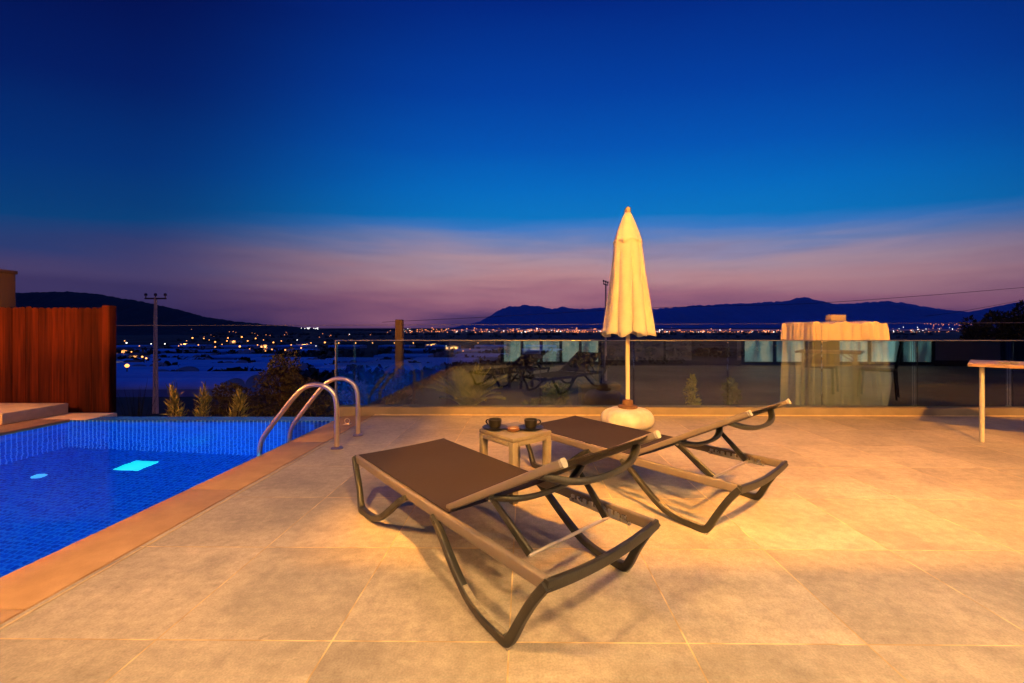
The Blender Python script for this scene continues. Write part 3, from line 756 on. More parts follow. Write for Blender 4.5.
def shrub(name, label, cat, loc, rx, ry, h, n, size, m, seed, group=None, lumps=9, z0=.12, trunk=True, column=False, up=.2, asp=2.2):
    r_ = random.Random(seed); t = thing(name, label, cat, loc, r_.uniform(0, 6), group)
    t.rotation_euler = (0, 0, 0)
    blobs = []
    for i in range(lumps):
        z = h * (z0 + (1 - z0) * (i + .5) / lumps * r_.uniform(.85, 1.05))
        k = (1 - (z / h) ** 2.2) ** .5 if not column else (1 - z / h) ** .75 + .08
        a = r_.uniform(0, 2 * math.pi); q = r_.uniform(.2, .75) * k
        blobs.append((rx * q * math.cos(a), ry * q * math.sin(a), min(z, h * .93), max(.12 * rx, rx * k * r_.uniform(.35, .62)), h * r_.uniform(.10, .2)))
    def cf():
        b_ = r_.choice(blobs)
        while True:
            v = Vector((r_.uniform(-1, 1), r_.uniform(-1, 1), r_.uniform(-1, 1)))
            if .05 < v.length < 1: break
        v = v.normalized() * (v.length ** .45)
        p = Vector((b_[0] + v.x * b_[3], b_[1] + v.y * b_[3] * ry / rx, b_[2] + v.z * b_[4]))
        return p, v
    if trunk:
        mb = MB()
        mb.sweep([(0, 0, -.05), (r_.uniform(-.05, .05) * rx, 0, h * .4), (0, r_.uniform(-.1, .1) * rx, h * .8)], circ(.035 * h ** .8, 8), scale=[1.2, .8, .25])
        for b_ in blobs:
            st = Vector((0, 0, max(.03, b_[2] * .45))); en = Vector(b_[:3])
            mb.sweep([st, st.lerp(en, .5) + Vector((0, 0, -.03 * h)), en], circ(.014 * h ** .8, 6), scale=[1.2, .8, .3])
        mb.build('trunk', M['bark'], t)
    mb = MB(); leaves(mb, n, cf, size, asp=asp, up=up, rs=r_)
    mb.build('crown', m, t, smooth=0)
    return t

def spiky(label, loc, n, length, m, seed, group=None, spread=1., width=.02, name='spiky_shrub', cat='shrub', pinnate=False):
    r_ = random.Random(seed); mb = MB()
    for i in range(n):
        a = 2.399 * i + r_.uniform(-.3, .3); lean = spread * r_.uniform(.1, 1.) ; L_ = length * r_.uniform(.7, 1.1); pts = []
        for k in range(7):
            s = k / 6; th = lean * (.35 + .8 * s)
            pts.append(Vector((math.cos(a) * math.sin(th) * L_ * s, math.sin(a) * math.sin(th) * L_ * s, L_ * s * math.cos(th))))
        if not pinnate:
            mb.sweep(pts, [(width, 0), (0, width * .25), (-width, 0), (0, -width * .25)], side=(-math.sin(a), math.cos(a), 0), scale=[.7, 1, 1, .9, .7, .4, .08])
        else:
            mb.sweep(pts, circ(.006, 5), scale=[1.2, 1, 1, .9, .7, .5, .2])
            sd = Vector((-math.sin(a), math.cos(a), 0)); P = catmull(pts, 4)
            for q, p in enumerate(P[3:]):
                tg = (P[min(q + 4, len(P) - 1)] - P[q + 2]).normalized(); ll = length * .24 * math.sin(math.pi * min(1, (q + 2.5) / (len(P) - 1)))
                for sg in (-1, 1):
                    e = p + sd * sg * ll * .8 + tg * ll * .75 + Vector((0, 0, .04 * length)); w_ = tg * .017
                    mb.add([p - w_, p + w_, e], [(0, 1, 2)])
    o = mb.build(name, m, smooth=0); o.location = loc
    return tag(o, label, cat, group)

spiky('spreading yellow green palm fronds behind the glass nearest the pool ladder side', (-.76, 5.62, -.12), 40, .70, M['yellowleaf'], 3, spread=1.0, name='cycad_palm', cat='palm', pinnate=True)
shrub('leafy_bush', 'low leafy bush behind the glass between the palm and the planter box', 'bush', (.40, 5.75, -.12), .36, .22, .42, 900, .055, M['greenleaf'], 5, trunk=False, lumps=8)
shrub('leafy_bush', 'thin upright green bush behind the glass just left of the palm fronds', 'bush', (-1.75, 5.8, -.12), .16, .16, .58, 420, .06, M['olive'], 6, column=True, trunk=False)
shrub('leafy_bush', 'brownish rounded bush low behind the first glass panels by the pool', 'bush', (-2.05, 6.3, -.15), .42, .25, .45, 900, .06, M['olive'], 8, trunk=False)
shrub('leafy_bush', 'slender yellow green bush behind the glass to the right of the parasol', 'bush', (2.35, 5.8, -.12), .13, .13, .52, 330, .06, M['yellowleaf'], 9, column=True, trunk=False)
shrub('leafy_bush', 'faint green bush behind the glass left of the draped cloth cover', 'bush', (2.95, 5.9, -.12), .17, .15, .48, 380, .06, M['greenleaf'], 10, column=True, trunk=False)
# beyond the pool
shrub('olive_bush', 'large rounded olive bush beyond the far pool wall behind the ladder', 'bush', (-5.35, 9.2, -1.47), .95, .7, 1.95, 5200, .075, M['olive'], 21, lumps=16)
shrub('olive_bush', 'low dark olive bush sloping away left of the large one beyond the pool', 'bush', (-6.6, 9.4, -1.5), 1.15, .7, 1.27, 3600, .07, M['olive'], 22, lumps=13)
shrub('olive_bush', 'small dark bush by the end post of the glass railing beyond the pool', 'bush', (-3.3, 8.0, -1.2), .65, .5, 1.25, 1500, .07, M['darkleaf'], 23, lumps=9)
for lb, x, y, hgt, sd in (('leftmost spiky yellow green shrub beyond the far pool wall', -4.82, 5.65, 1.17, 1), ('middle spiky yellow green shrub beyond the far pool wall', -4.42, 5.66, 1.12, 2), ('spiky yellow green shrub beyond the pool closest to the large olive bush', -3.98, 5.70, 1.15, 4)):
    shrub('spiky_shrub', lb, 'shrub', (x, y, -.98), .17, .17, hgt, 520, .13, M['yellowleaf'], sd, 'spiky shrubs beyond the pool', lumps=14, column=True, up=1.9, asp=8.)
spiky('dim wispy grass tuft by the end post of the wooden fence', (-5.55, 5.85, -.98), 30, 1.25, M['olive'], 7, spread=.4, width=.008, name='grass_tuft', cat='grass')

# trees on the right beyond the railing
def tree(label, loc, rx, h, n, size, m, seed, group): return shrub('dark_tree', label, 'tree', loc, rx, rx, h, n, size, m, seed, group, lumps=18, z0=.28)
tree('broad black tree mass above the railing at the right edge', (30.5, 26, -4.6), 2.6, 6.7, 5200, .30, M['darkleaf'], 31, 'dark trees beyond the railing')
tree('smaller black tree left of the broad one above the railing', (27.0, 25, -4.3), 1.5, 5.75, 2600, .28, M['darkleaf'], 32, 'dark trees beyond the railing')
tree('black tree cut off by the right edge above the dining table', (34.5, 27, -4.8), 2.7, 7.0, 4200, .30, M['darkleaf'], 33, 'dark trees beyond the railing')

# ------------------------------------------------------------------ utility poles and wires
def utility_pole(label, x, y, top, arm, ang, r=.11):
    zb = ground_z(x, y) - .3; t = thing('utility_pole', label, 'utility pole', (x, y, zb), ang); h_ = top - zb
    for s in (-1, 1):
        mb = MB(); mb.sweep([(s * .13, 0, 0), (s * .045, 0, h_)], rrect(.09, .2, .02), side=(1, 0, 0), scale=[1, .55]); mb.build('pole_leg', M['concrete'], t)
    for i in range(9):
        z = .7 + i * .85
        if z > h_ - .4: break
        mb = MB(); mb.box(-.12, .12, -.05, .05, z, z + .09, bev=.01); mb.build('rung', M['concrete'], t)
    mb = MB(); mb.box(-arm, arm, -.05, .05, h_ - .14, h_ - .03, bev=.01); a_ = mb.build('crossarm', M['insul'], t)
    for q in (-arm + .06, 0, arm - .06):
        mb = MB(); mb.lathe([(.03, h_ - .029), (.03, h_ + .1), (.10, h_ + .12), (.085, h_ + .18), (.10, h_ + .20), (.085, h_ + .27), (.03, h_ + .31)], q, 0, n=14); mb.build('insulator', M['insul'], a_)
    return t
utility_pole('concrete utility pole with three insulators standing below the pool on the left', -27.05, 30, 3.52, .78, R(0))
utility_pole('distant utility pole half hidden behind the closed parasol', 8.12, 41, 5.75, .75, R(62))
def cable(label, a, b, sag, r, m, name='power_cable'):
    mb = MB(); A = Vector(a); B = Vector(b); pts = [A.lerp(B, i / 30) - Vector((0, 0, 4 * sag * (i / 30) * (1 - i / 30))) for i in range(31)]
    mb.tube(pts, r, 6); return single(mb, name, m, label, 'cable')
def wire(label, pts, r, m):
    mb = MB(); mb.tube(catmull(pts, 8), r, 6); return single(mb, 'power_cable', m, label, 'cable')
wire('long dark power cable sagging behind the parasol and rising to the right over the mountains', [(-14.5, 42, 1.95), (-12.2, 42, 2.07), (-3.57, 42, 2.48), (5., 42, 2.98), (13.35, 42, 3.42), (24.06, 42, 3.68), (30.4, 42, 3.92), (40.4, 42, 4.62), (51., 42, 5.5), (58, 42, 6.2)], .020, M['cable'])
wire('short dark power cable crossing the sky low at the right edge', [(40.5, 42, 2.55), (43.9, 42, 2.99), (51., 42, 4.3), (56., 42, 5.3)], .018, M['cable'])
cable('thin pale wire stretched level beyond the terrace just above the railing', (-14.5, 12, 1.205), (17., 12, 1.30), .012, .0065, M['palecable'], 'level_wire')

# ------------------------------------------------------------------ greenhouses in the valley
def make_greenhouse():
    t = thing('greenhouse', '', 'greenhouse', (0, 0, 0), 0, 'plastic greenhouses in the valley')
    L2, W_ = 22., 5.; mb = MB(); n = 12
    for bay in (-1, 0, 1):
        for i in range(n):
            a0 = math.pi * i / n; a1 = math.pi * (i + 1) / n; xo = bay * 2 * W_
            mb.add([(-L2, xo + W_ * math.cos(a0), 2.6 + 1.9 * math.sin(a0)), (-L2, xo + W_ * math.cos(a1), 2.6 + 1.9 * math.sin(a1)), (L2, xo + W_ * math.cos(a1), 2.6 + 1.9 * math.sin(a1)), (L2, xo + W_ * math.cos(a0), 2.6 + 1.9 * math.sin(a0))], [(0, 1, 2, 3)])
    mb.build('roof', M['plastic'], t)
    mb = MB(); mb.box(-L2 + .1, L2 - .1, -3 * W_ + .1, 3 * W_ - .1, -1.5, 2.6)
    for bay in (-1, 0, 1):
        for sx in (-1, 1):
            pts = [(sx * (L2 - .1), bay * 2 * W_ + (W_ - .1) * math.cos(math.pi * i / 10), 2.61 + 1.85 * math.sin(math.pi * i / 10)) for i in range(11)]
            mb.add(pts, [list(range(11))])
    mb.build('wall', M['ghwall'], t, smooth=0)
    return t
gh = make_greenhouse(); first = True
spots = []
for y, x0, x1 in ((118, -128, -18), (165, -182, -10), (215, -236, -14), (275, -300, 10), (350, -370, 20), (450, -460, 60), (580, -560, 60)):
    x = x0 + rnd.uniform(0, 10)
    while x < x1:
        if rnd.random() < .80: spots.append((x, y + rnd.uniform(-9, 9)))
        x += 50 + rnd.uniform(-2, 9) + y * .03
spots.insert(0, (-53, 62))
for i, (x, y) in enumerate(spots):
    o = gh if i == 0 else copy_tree(gh)
    if i == 0: o.scale = (.55, .5, .62)
    else: o.scale = (1, 1, 1)
    o.location = (x, y, ground_z(x, y) + .2); o.rotation_euler = (0, 0, rnd.uniform(-.07, .07))
    o['label'] = 'low greenhouse of bluish plastic film among others on the dark valley floor'

mb = MB(); r_ = random.Random(5)
for y, x0, x1, dens, hh in ((88, -95, -20, 60, 3.2), (142, -165, 0, 60, 4.), (190, -210, 20, 45, 4.), (245, -260, 60, 60, 4.5), (312, -330, 120, 60, 5.), (400, -420, 220, 70, 6), (515, -520, 330, 60, 4), (680, -650, 480, 80, 4.5), (1000, -900, 800, 90, 5), (1600, -1300, 1400, 100, 7), (2600, -2100, 2500, 200, 14)):
    for _ in range(dens):
        x = r_.uniform(x0, x1); yy = y + r_.uniform(-.05, .05) * y; zg = ground_z(x, yy); rr = hh * r_.uniform(.5, 1.1)
        for _k in range(26):
            v = Vector((r_.gauss(0, 1), r_.gauss(0, 1), r_.gauss(0, 1))).normalized(); q = Vector((x, yy, zg + rr * .5)) + Vector((v.x * rr, v.y * rr, v.z * rr * .55))
            a = Vector((r_.uniform(-1, 1), r_.uniform(-1, 1), r_.uniform(-1, 1))) * rr * .42; b_ = Vector((r_.uniform(-1, 1), r_.uniform(-1, 1), r_.uniform(-1, 1))) * rr * .42
            mb.add([q - a, q + b_, q + a, q - b_], [(0, 1, 2, 3)])
tag(mb.build('valley_scrub', M['darkleaf'], smooth=0), 'dark scrub and hedges between the greenhouses on the valley floor', 'scrub', kind='stuff')

M['vwall'] = mat('pale_village_wall', (.55, .48, .42), .85, var=.15, scale=.5)
M['vroof'] = mat('village_roof', (.16, .10, .08), .85, var=.3, scale=1.)
M['vwin'] = emit('lit_village_window', (1., .42, .12), 2.2)
def village_house(px, py, D, w, h_, lit, lb):
    X = (px - CX) / F * D; zg = ground_z(X, D); t = thing('village_house', lb, 'house', (X, D, zg), rnd.uniform(-.4, .4), 'houses in the valley')
    mb = MB(); mb.box(-w / 2, w / 2, -w * .4, w * .4, -2, h_); mb.build('wall', M['vwall'], t, smooth=0)
    mb = MB(); e = .4; rz_ = h_ + .01
    mb.add([(-w / 2 - e, -w * .4 - e, rz_), (w / 2 + e, -w * .4 - e, rz_), (w / 2 + e, w * .4 + e, rz_), (-w / 2 - e, w * .4 + e, rz_), (-w / 2 - e, 0, rz_ + w * .2), (w / 2 + e, 0, rz_ + w * .2)], [(0, 1, 5, 4), (2, 3, 4, 5), (0, 4, 3), (1, 2, 5), (3, 2, 1, 0)])
    mb.build('roof', M['vroof'], t, smooth=0)
    for i in range(lit):
        a = -w / 2 + w * (i + .5) / lit; mb = MB(); mb.box(a - w * .09, a + w * .09, -w * .4 - .08, -w * .4 - .005, h_ * .35, h_ * .75); mb.build('window', M['vwin'], t, smooth=0)
    l = bpy.data.lights.new('porch_light', 'POINT'); l.energy = 2.2 * D; l.color = (1., .42, .1); l.shadow_soft_size = .3
    lo = bpy.data.objects.new('porch_light', l); COL.objects.link(lo); lo.parent = t; lo.location = (w * .2, -w * .4 - 2.5, h_ * .8)
    return t
for a_ in ((136, 357, 330, 11, 5, 2, 'lit valley house brightest and nearest beside the wooden fence'), (121, 351, 420, 12, 5, 1, 'valley house partly hidden by the wooden fence, dimly lit'), (131, 367, 215, 8, 3.5, 1, 'small lit valley house lowest on the slope left of the utility pole'),
           (185, 345, 640, 16, 6, 2, 'pale valley house just right of the utility pole'), (266, 347, 560, 15, 6, 2, 'pale valley house above the large olive bush'), (302, 347, 600, 16, 6, 2, 'valley house left of the railing end post with orange windows'),
           (452, 349, 520, 17, 6, 3, 'pale valley house seen through the glass left of the palm'), (432, 346, 620, 18, 6, 2, 'pale valley house seen through the glass right of the brown post'), (234, 343, 820, 17, 6, 1, 'distant pale valley house in the middle of the lamps')):
    village_house(*a_)

# ------------------------------------------------------------------ lamps in the valley and the town
def make_lamp(m, r):
    t = thing('street_lamp', '', 'street lamp'); h_ = 6.
    mb = MB(); mb.tube([(0, 0, 0), (0, 0, h_)], .12, 6); mb.build('lamp_post', M['brass'], t)
    mb = MB(); n = 8; mb.lathe([(.05 * r, -r), (.7 * r, -.7 * r), (r, 0), (.7 * r, .7 * r), (.05 * r, r)], n=10); o = mb.build('lamp_head', m, t); o.location = (0, 0, h_ + r * .6)
    return t
protos = {'o': make_lamp(M['lampo'], 1.), 'w': make_lamp(M['lampw'], 1.)}; used = set()
LAMPS = [(98, 356, 'o', .9), (118, 349, 'o', .6), (136, 346, 'o', .5), (176, 346, 'o', .6), (184, 341, 'o', .7), (196, 345, 'o', .8), (207, 340, 'o', .6), (220, 344.5, 'o', .6), (232, 341, 'o', .7), (246, 341, 'o', .8), (248, 349, 'o', .6), (262, 340, 'o', .6), (264, 351, 'o', .7), (280, 341, 'o', .6), (290, 345, 'o', .9), (296, 340, 'w', .5), (300, 348, 'o', 1.2), (315, 346, 'w', .5), (330, 348, 'o', .6), (431, 345, 'o', 1.), (455, 348, 'o', 1.1), (463, 351, 'o', .9), (470, 349, 'o', .7), (446, 346, 'w', .6), (123, 343, 'w', .8), (121, 341, 'o', .7), (148, 344, 'w', .6), (162, 344, 'w', .7), (190, 338, 'o', 1.1), (201.5, 338.5, 'o', 1.0), (213, 342, 'o', 1.1), (213, 347, 'o', .9), (226, 338, 'o', .9), (225, 341, 'o', .7), (238, 346.5, 'o', 1.5), (240, 337, 'o', 1.), (254, 338.5, 'o', .8), (256, 345, 'o', .8), (272, 342.5, 'o', 1.1), (270.5, 349.5, 'o', 1.1), (304, 343, 'o', .7), (310, 343, 'o', .8), (324, 342.5, 'o', 1.2), (338, 343, 'o', 1.1), (355, 343, 'o', .9), (372, 343, 'o', .8), (394, 343, 'o', .9), (413, 343, 'o', 1.), (478, 343, 'o', .8), (123.5, 366, 'o', 2.3), (139, 357, 'o', 1.6), (143, 358.5, 'o', 1.3), (128, 352, 'o', .9), (284, 350, 'o', .9)]
for (px, py, kd, k_) in LAMPS:
    D = 100.
    for _ in range(60):                                   # walk out to where the lamp head stands over the ground
        zz = H - (py - CY) / F * D
        if zz <= ground_z(0, D) + 6.5: break
        D *= 1.06
    X = (px - CX) / F * D
    o = protos[kd] if kd not in used else copy_tree(protos[kd]); used.add(kd)
    s = D / F * rnd.uniform(.5, .85) * k_; zg = ground_z(X, D)
    o.location = (X, D, zg)
    head = [c_ for c_ in bpy.data.objects if c_.parent == o and c_.name.startswith('lamp_head')][0]
    post = [c_ for c_ in bpy.data.objects if c_.parent == o and c_.name.startswith('lamp_post')][0]
    hz = max(3., H - (py - CY) / F * D - zg); head.location = (0, 0, hz); head.scale = (s, s, s); post.scale = (1, 1, hz / 6.)
    if kd == 'o': tag(o, 'orange lamp glowing on a post down in the dark valley', group='orange lamps in the valley')
    else: tag(o, 'small white lamp glowing on a post down in the dark valley', group='white lamps in the valley')
mb = MB(); r_ = random.Random(77)
def dot(px, py, D, r):
    X = (px - CX) / F * D; z = H - (py - CY) / F * D
    mb.add([(X - r, D, z), (X, D - r, z), (X + r, D, z), (X, D + r, z), (X, D, z + r), (X, D, z - r)], [(0, 1, 4), (1, 2, 4), (2, 3, 4), (3, 0, 4), (1, 0, 5), (2, 1, 5), (3, 2, 5), (0, 3, 5)])
for _ in range(640):
    mb.cur = 0 if r_.random() < .9 else 1
    px = r_.uniform(486, 790) if r_.random() < .82 else r_.uniform(395, 490); D = r_.uniform(4200, 6200)
    py = 331.2 + r_.gauss(0, 1.5) + (1.2 if px > 640 else 0); dot(px, min(max(py, 327.5), 336), D, D / F * r_.choice((.28, .35, .45, .62)))
for _ in range(70):
    mb.cur = 0 if r_.random() < .6 else 1
    px = r_.uniform(880, 975); D = r_.uniform(4200, 6200); dot(px, r_.gauss(330, 2.), D, D / F * r_.uniform(.25, .5))
for _ in range(26): mb.cur = 0; dot(r_.uniform(920, 975), r_.gauss(324.5, .8), 6300, 6300 / F * .4)
for _ in range(14): mb.cur = 1; dot(r_.uniform(300, 318), r_.gauss(328.6, .5), 3000, 3000 / F * .4)
for _ in range(70):
    mb.cur = 0 if r_.random() < .7 else 1
    px = r_.uniform(180, 400); D = r_.uniform(1500, 2500); dot(px, r_.gauss(337, 3), D, D / F * r_.uniform(.2, .4))
for _ in range(20): mb.cur = 1; dot(r_.choice((r_.uniform(163, 170), r_.uniform(171, 180))), r_.gauss(337, .5), 2200, 2200 / F * .4)
tag(mb.build('town_lights', [M['town'], M['lampw']], smooth=0), 'band of tiny orange and white town lights along the foot of the mountains', 'town lights', kind='stuff')

# ------------------------------------------------------------------ the house behind the viewpoint (seen mirrored in the railing glass)
hs = thing('house', 'pale rendered house front with dark framed lit windows mirrored in the railing glass', 'house', (0, -2.2, 0))
mb = MB(); mb.box(-2.3, 14.4, -6., 0, 0, 6.2); mb.build('wall', M['housewall'], hs, smooth=0)
def window(x0, x1, z0, z1, mull):
    mb = MB(); mb.box(x0, x1, .002, .05, z0, z0 + .09); mb.box(x0, x1, .002, .05, z1 - .09, z1)
    for q in range(mull + 1):
        xx = x0 + (x1 - x0 - .09) * q / mull; mb.box(xx, xx + .09, .002, .052, z0 + .091, z1 - .091)
    w = mb.build('window', M['frame'], hs, smooth=0)
    mb = MB(); mb.box(x0 + .02, x1 - .02, .001, .018, z0 + .02, z1 - .02); mb.build('pane', M['pane'], w, smooth=0)
window(-.7, 2.35, .03, 2.35, 5); window(6.6, 12.4, .03, 2.35, 6)
for a_, b_ in ((-2.29, -.71), (2.36, 5.09), (6.46, 6.59), (12.41, 14.39)):
    mb = MB(); mb.box(a_, b_, .002, .035, .0, .16, bev=.004); mb.build('plinth', M['door'], hs)
for x_ in (3.2, 4.25):
    mb = MB(); mb.box(x_, x_ + .06, .002, .03, .161, 2.75); mb.build('wall_batten', M['door'], hs)
mb = MB(); mb.box(5.1, 6.45, .002, .06, .02, 2.3, bev=.004); mb.build('door', M['door'], hs)
mb = MB(); mb.box(.386, 14.4, .003, 1.945, 2.8, 3.0); mb.box(-2.45, .3855, .003, 3.95, 2.8, 3.0); mb.build('canopy', M['housewall'], hs, smooth=0)

def lamp(name, label, loc, power, col, rad, mount):
    t = thing(name, label, 'lamp', loc)
    mb = MB(); mb.lathe([(rad * .1, -rad * .9), (rad * .7, -rad * .6), (rad * .8, 0), (rad * .5, rad * .6), (rad * .1, rad * .8)], n=16); mb.build('bulb', M['bulb'], t)
    mb = MB()
    if mount == 'wall': mb.box(-.05, .05, -.3, -.22, -.1, .12, bev=.01); mb.tube([(0, -.22, .03), (0, -.1, .16), (0, 0, .14)], .012, 8)
    elif mount == 'ceiling': mb.lathe([(.1, rad * .9), (.1, rad * .9 + .03)], n=20)
    else: mb.tube([(0, 0, -loc[2]), (0, 0, -rad)], .035, 12)
    mb.build('lamp_body', M['brass'], t)
    l = bpy.data.lights.new(name + '_light', 'SPOT' if mount == 'ceiling' else 'POINT'); l.energy = power
    if mount == 'ceiling': l.spot_size = R(152); l.spot_blend = .6
    l.color = col; l.shadow_soft_size = rad
    lo = bpy.data.objects.new(name + '_light', l); COL.objects.link(lo); lo.parent = t
    return t
lamp('wall_lamp', 'orange flood lamp high on the house front above the canopy', (1.6, -1.9, 5.2), 17500, (1., .375, .036), .13, 'wall')
for lb, x, y, p_ in (('ceiling lamp under the canopy nearest the pool', -1.5, .5, 1050), ('ceiling lamp under the canopy above the front deck', .9, -.35, 1750), ('ceiling lamp under the canopy toward the dining table', 3.4, -.35, 2250), ('ceiling lamp under the canopy farthest from the pool', 5.8, -.35, 2000)):
    lamp('canopy_lamp', lb, (x, y, 2.72), p_, (1., .555, .19), .06, 'ceiling')
lamp('garden_lamp', 'orange garden lamp on a post left of the pool', (-6.6, 1.2, 2.6), 3600, (1., .38, .05), .07, 'post')

# ------------------------------------------------------------------ sky, camera, render
W = bpy.data.worlds.new('World'); scn.world = W; W.use_nodes = True
N = W.node_tree.nodes; L = W.node_tree.links; bg = N['Background']
tc = N.new('ShaderNodeTexCoord'); sx = N.new('ShaderNodeSeparateXYZ'); L.new(tc.outputs['Generated'], sx.inputs[0])
x2 = math_node(N, L, 'MULTIPLY', sx.outputs['X'], sx.outputs['X']); y2 = math_node(N, L, 'MULTIPLY', sx.outputs['Y'], sx.outputs['Y'])
hl = math_node(N, L, 'MAXIMUM', math_node(N, L, 'SQRT', math_node(N, L, 'ADD', x2, y2)), .001)
yp = math_node(N, L, 'MAXIMUM', sx.outputs['Y'], 0.)
den = math_node(N, L, 'MAXIMUM', math_node(N, L, 'ADD', math_node(N, L, 'MULTIPLY', hl, .35), math_node(N, L, 'MULTIPLY', yp, .65)), .001)
tt = math_node(N, L, 'DIVIDE', sx.outputs['Z'], den)
# thin stretched cloud veils bend the bands a little
mp = N.new('ShaderNodeMapping'); mp.inputs['Scale'].default_value = (2.2, 2.2, 16); mp.inputs['Rotation'].default_value = (0, R(3), 0); L.new(tc.outputs['Generated'], mp.inputs['Vector'])
cn_ = N.new('ShaderNodeTexNoise'); cn_.inputs['Scale'].default_value = 1.3; cn_.inputs['Detail'].default_value = 5; L.new(mp.outputs[0], cn_.inputs['Vector'])
low = N.new('ShaderNodeMapRange'); low.inputs['From Min'].default_value = .03; low.inputs['From Max'].default_value = .32; low.inputs['To Min'].default_value = .15; low.inputs['To Max'].default_value = .03
L.new(tt, low.inputs['Value'])
tw = math_node(N, L, 'ADD', tt, math_node(N, L, 'MULTIPLY', math_node(N, L, 'SUBTRACT', cn_.outputs['Fac'], .5), low.outputs[0]))
def s2l(c): return tuple((v / 255 / 12.92) if v / 255 <= .04045 else ((v / 255 + .055) / 1.055) ** 2.4 for v in c)
rp = N.new('ShaderNodeValToRGB'); cr = rp.color_ramp
stops = [(0., (62, 46, 92)), (.027, (104, 68, 106)), (.05, (146, 92, 118)), (.078, (174, 112, 128)), (.124, (194, 142, 146)), (.168, (178, 148, 162)), (.215, (120, 136, 184)), (.245, (66, 126, 200)), (.275, (4, 120, 198)), (.34, (0, 110, 196)), (.44, (0, 86, 182)), (.58, (0, 64, 162)), (.82, (0, 35, 126)), (1.0, (6, 50, 152))]  # last stop lies above the view, brightened to add blue fill light
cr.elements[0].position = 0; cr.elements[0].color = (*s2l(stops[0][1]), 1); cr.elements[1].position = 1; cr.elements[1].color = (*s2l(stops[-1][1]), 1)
for p_, c_ in stops[1:-1]:
    e = cr.elements.new(p_); e.color = (*s2l(c_), 1)
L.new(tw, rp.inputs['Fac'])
# afterglow fades away from the sunset azimuth
az = math_node(N, L, 'DIVIDE', sx.outputs['Y'], hl)           # cosine of the azimuth offset
azr = N.new('ShaderNodeMapRange'); azr.interpolation_type = 'SMOOTHSTEP'
azr.inputs['From Min'].default_value = .54; azr.inputs['From Max'].default_value = 1.; azr.inputs['To Min'].default_value = 0.; azr.inputs['To Max'].default_value = 1.
azs = N.new('ShaderNodeVectorMath'); azs.operation = 'DOT_PRODUCT'; L.new(tc.outputs['Generated'], azs.inputs[0]); azs.inputs[1].default_value = (math.sin(R(13)), math.cos(R(13)), 0)
L.new(math_node(N, L, 'DIVIDE', azs.outputs['Value'], hl), azr.inputs['Value'])
nigh = N.new('ShaderNodeValToRGB'); c2 = nigh.color_ramp
ns = [(0., (32, 27, 72)), (.06, (58, 45, 86)), (.13, (78, 66, 106)), (.19, (46, 62, 114)), (.245, (4, 66, 124)), (.36, (0, 50, 120)), (.55, (0, 28, 98)), (.75, (0, 13, 78)), (1., (4, 40, 132))]  # top stop, also out of view, raised for extra blue ambient light
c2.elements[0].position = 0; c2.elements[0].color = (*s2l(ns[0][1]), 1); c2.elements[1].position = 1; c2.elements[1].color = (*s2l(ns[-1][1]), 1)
for p_, c_ in ns[1:-1]:
    e = c2.elements.new(p_); e.color = (*s2l(c_), 1)
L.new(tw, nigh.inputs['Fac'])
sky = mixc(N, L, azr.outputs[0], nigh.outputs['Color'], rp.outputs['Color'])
# wispy veils catching the last light, only low in the sky
wm = N.new('ShaderNodeMapping'); wm.inputs['Scale'].default_value = (3.2, 3.2, 30); wm.inputs['Rotation'].default_value = (R(2), R(-5), 0); L.new(tc.outputs['Generated'], wm.inputs['Vector'])
wn_ = N.new('ShaderNodeTexNoise'); wn_.inputs['Scale'].default_value = 1.6; wn_.inputs['Detail'].default_value = 7; wn_.inputs['Distortion'].default_value = .8; L.new(wm.outputs[0], wn_.inputs['Vector'])
def band(lo0, lo1, hi0, hi1):
    a = N.new('ShaderNodeMapRange'); a.inputs['From Min'].default_value = lo0; a.inputs['From Max'].default_value = lo1; L.new(tt, a.inputs['Value'])
    b = N.new('ShaderNodeMapRange'); b.inputs['From Min'].default_value = hi1; b.inputs['From Max'].default_value = hi0; L.new(tt, b.inputs['Value'])
    return math_node(N, L, 'MULTIPLY', a.outputs[0], b.outputs[0])
wl = N.new('ShaderNodeMapRange'); wl.inputs['From Min'].default_value = .5; wl.inputs['From Max'].default_value = .72; wl.inputs['To Max'].default_value = .12; L.new(wn_.outputs['Fac'], wl.inputs['Value'])
sky = mixc(N, L, math_node(N, L, 'MULTIPLY', wl.outputs[0], math_node(N, L, 'MULTIPLY', band(.05, .12, .20, .27), azr.outputs[0])), sky, s2l((214, 172, 172)))
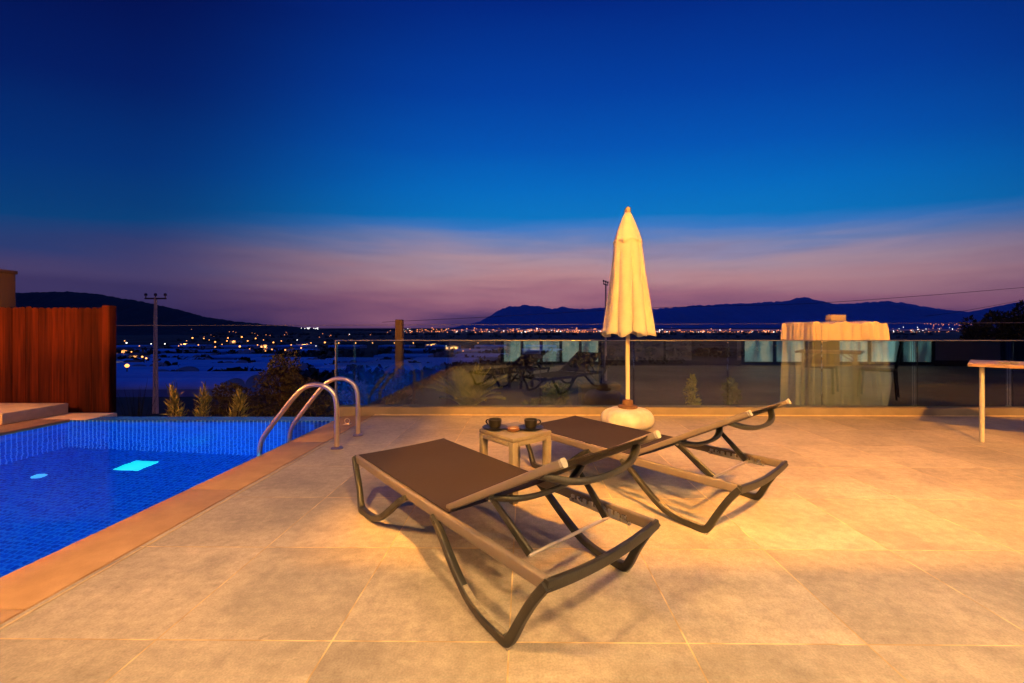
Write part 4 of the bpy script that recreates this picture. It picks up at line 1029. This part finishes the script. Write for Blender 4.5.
wd = N.new('ShaderNodeMapRange'); wd.inputs['From Min'].default_value = .48; wd.inputs['From Max'].default_value = .30; wd.inputs['To Max'].default_value = .14; L.new(wn_.outputs['Fac'], wd.inputs['Value'])
sky = mixc(N, L, math_node(N, L, 'MULTIPLY', wd.outputs[0], band(.02, .08, .17, .25)), sky, s2l((74, 66, 104)))
ns_ = N.new('ShaderNodeTexSky'); ns_.sky_type = 'NISHITA'; ns_.sun_disc = False; ns_.sun_elevation = R(0.); ns_.sun_rotation = R(9); ns_.altitude = 60
add = mixc(N, L, .0015, sky, ns_.outputs['Color'], 'ADD')
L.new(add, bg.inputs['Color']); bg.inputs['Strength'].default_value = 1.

hz = MB(); hz.box(-14500, 14500, -200, 16200, -60, 1500)
hm = bpy.data.materials.new('evening_air'); t_, N_, L_ = nt(hm); N_.remove(N_['Principled BSDF'])
vp = N_.new('ShaderNodeVolumePrincipled'); vp.inputs['Color'].default_value = (.9, .95, 1, 1); vp.inputs['Density'].default_value = 1.6e-5; vp.inputs['Anisotropy'].default_value = .2
L_.new(vp.outputs[0], [n for n in N_ if n.type == 'OUTPUT_MATERIAL'][0].inputs['Volume'])
tag(hz.build('haze', hm, smooth=0), kind='stuff')

cam = bpy.data.cameras.new('Camera'); co = bpy.data.objects.new('Camera', cam); COL.objects.link(co); scn.camera = co
cam.sensor_width = 36; cam.lens = 412 / 1024 * 36; cam.shift_x = (512 - 520.2) / 1024; cam.shift_y = (331 - 341.5) / 1024
cam.clip_start = .05; cam.clip_end = 40000
co.location = (0, 0, 1.05); co.rotation_euler = (R(90), 0, math.atan(3.8 / 412))
scn.view_settings.view_transform = 'Standard'; scn.view_settings.look = 'None'; scn.view_settings.exposure = 0; scn.view_settings.gamma = 1
scn.render.engine = 'CYCLES'
cy = scn.cycles; cy.use_denoising = True; cy.max_bounces = 8; cy.transparent_max_bounces = 12; cy.caustics_reflective = False; cy.caustics_refractive = False
cy.sample_clamp_indirect = 6
scn.render.film_transparent = False
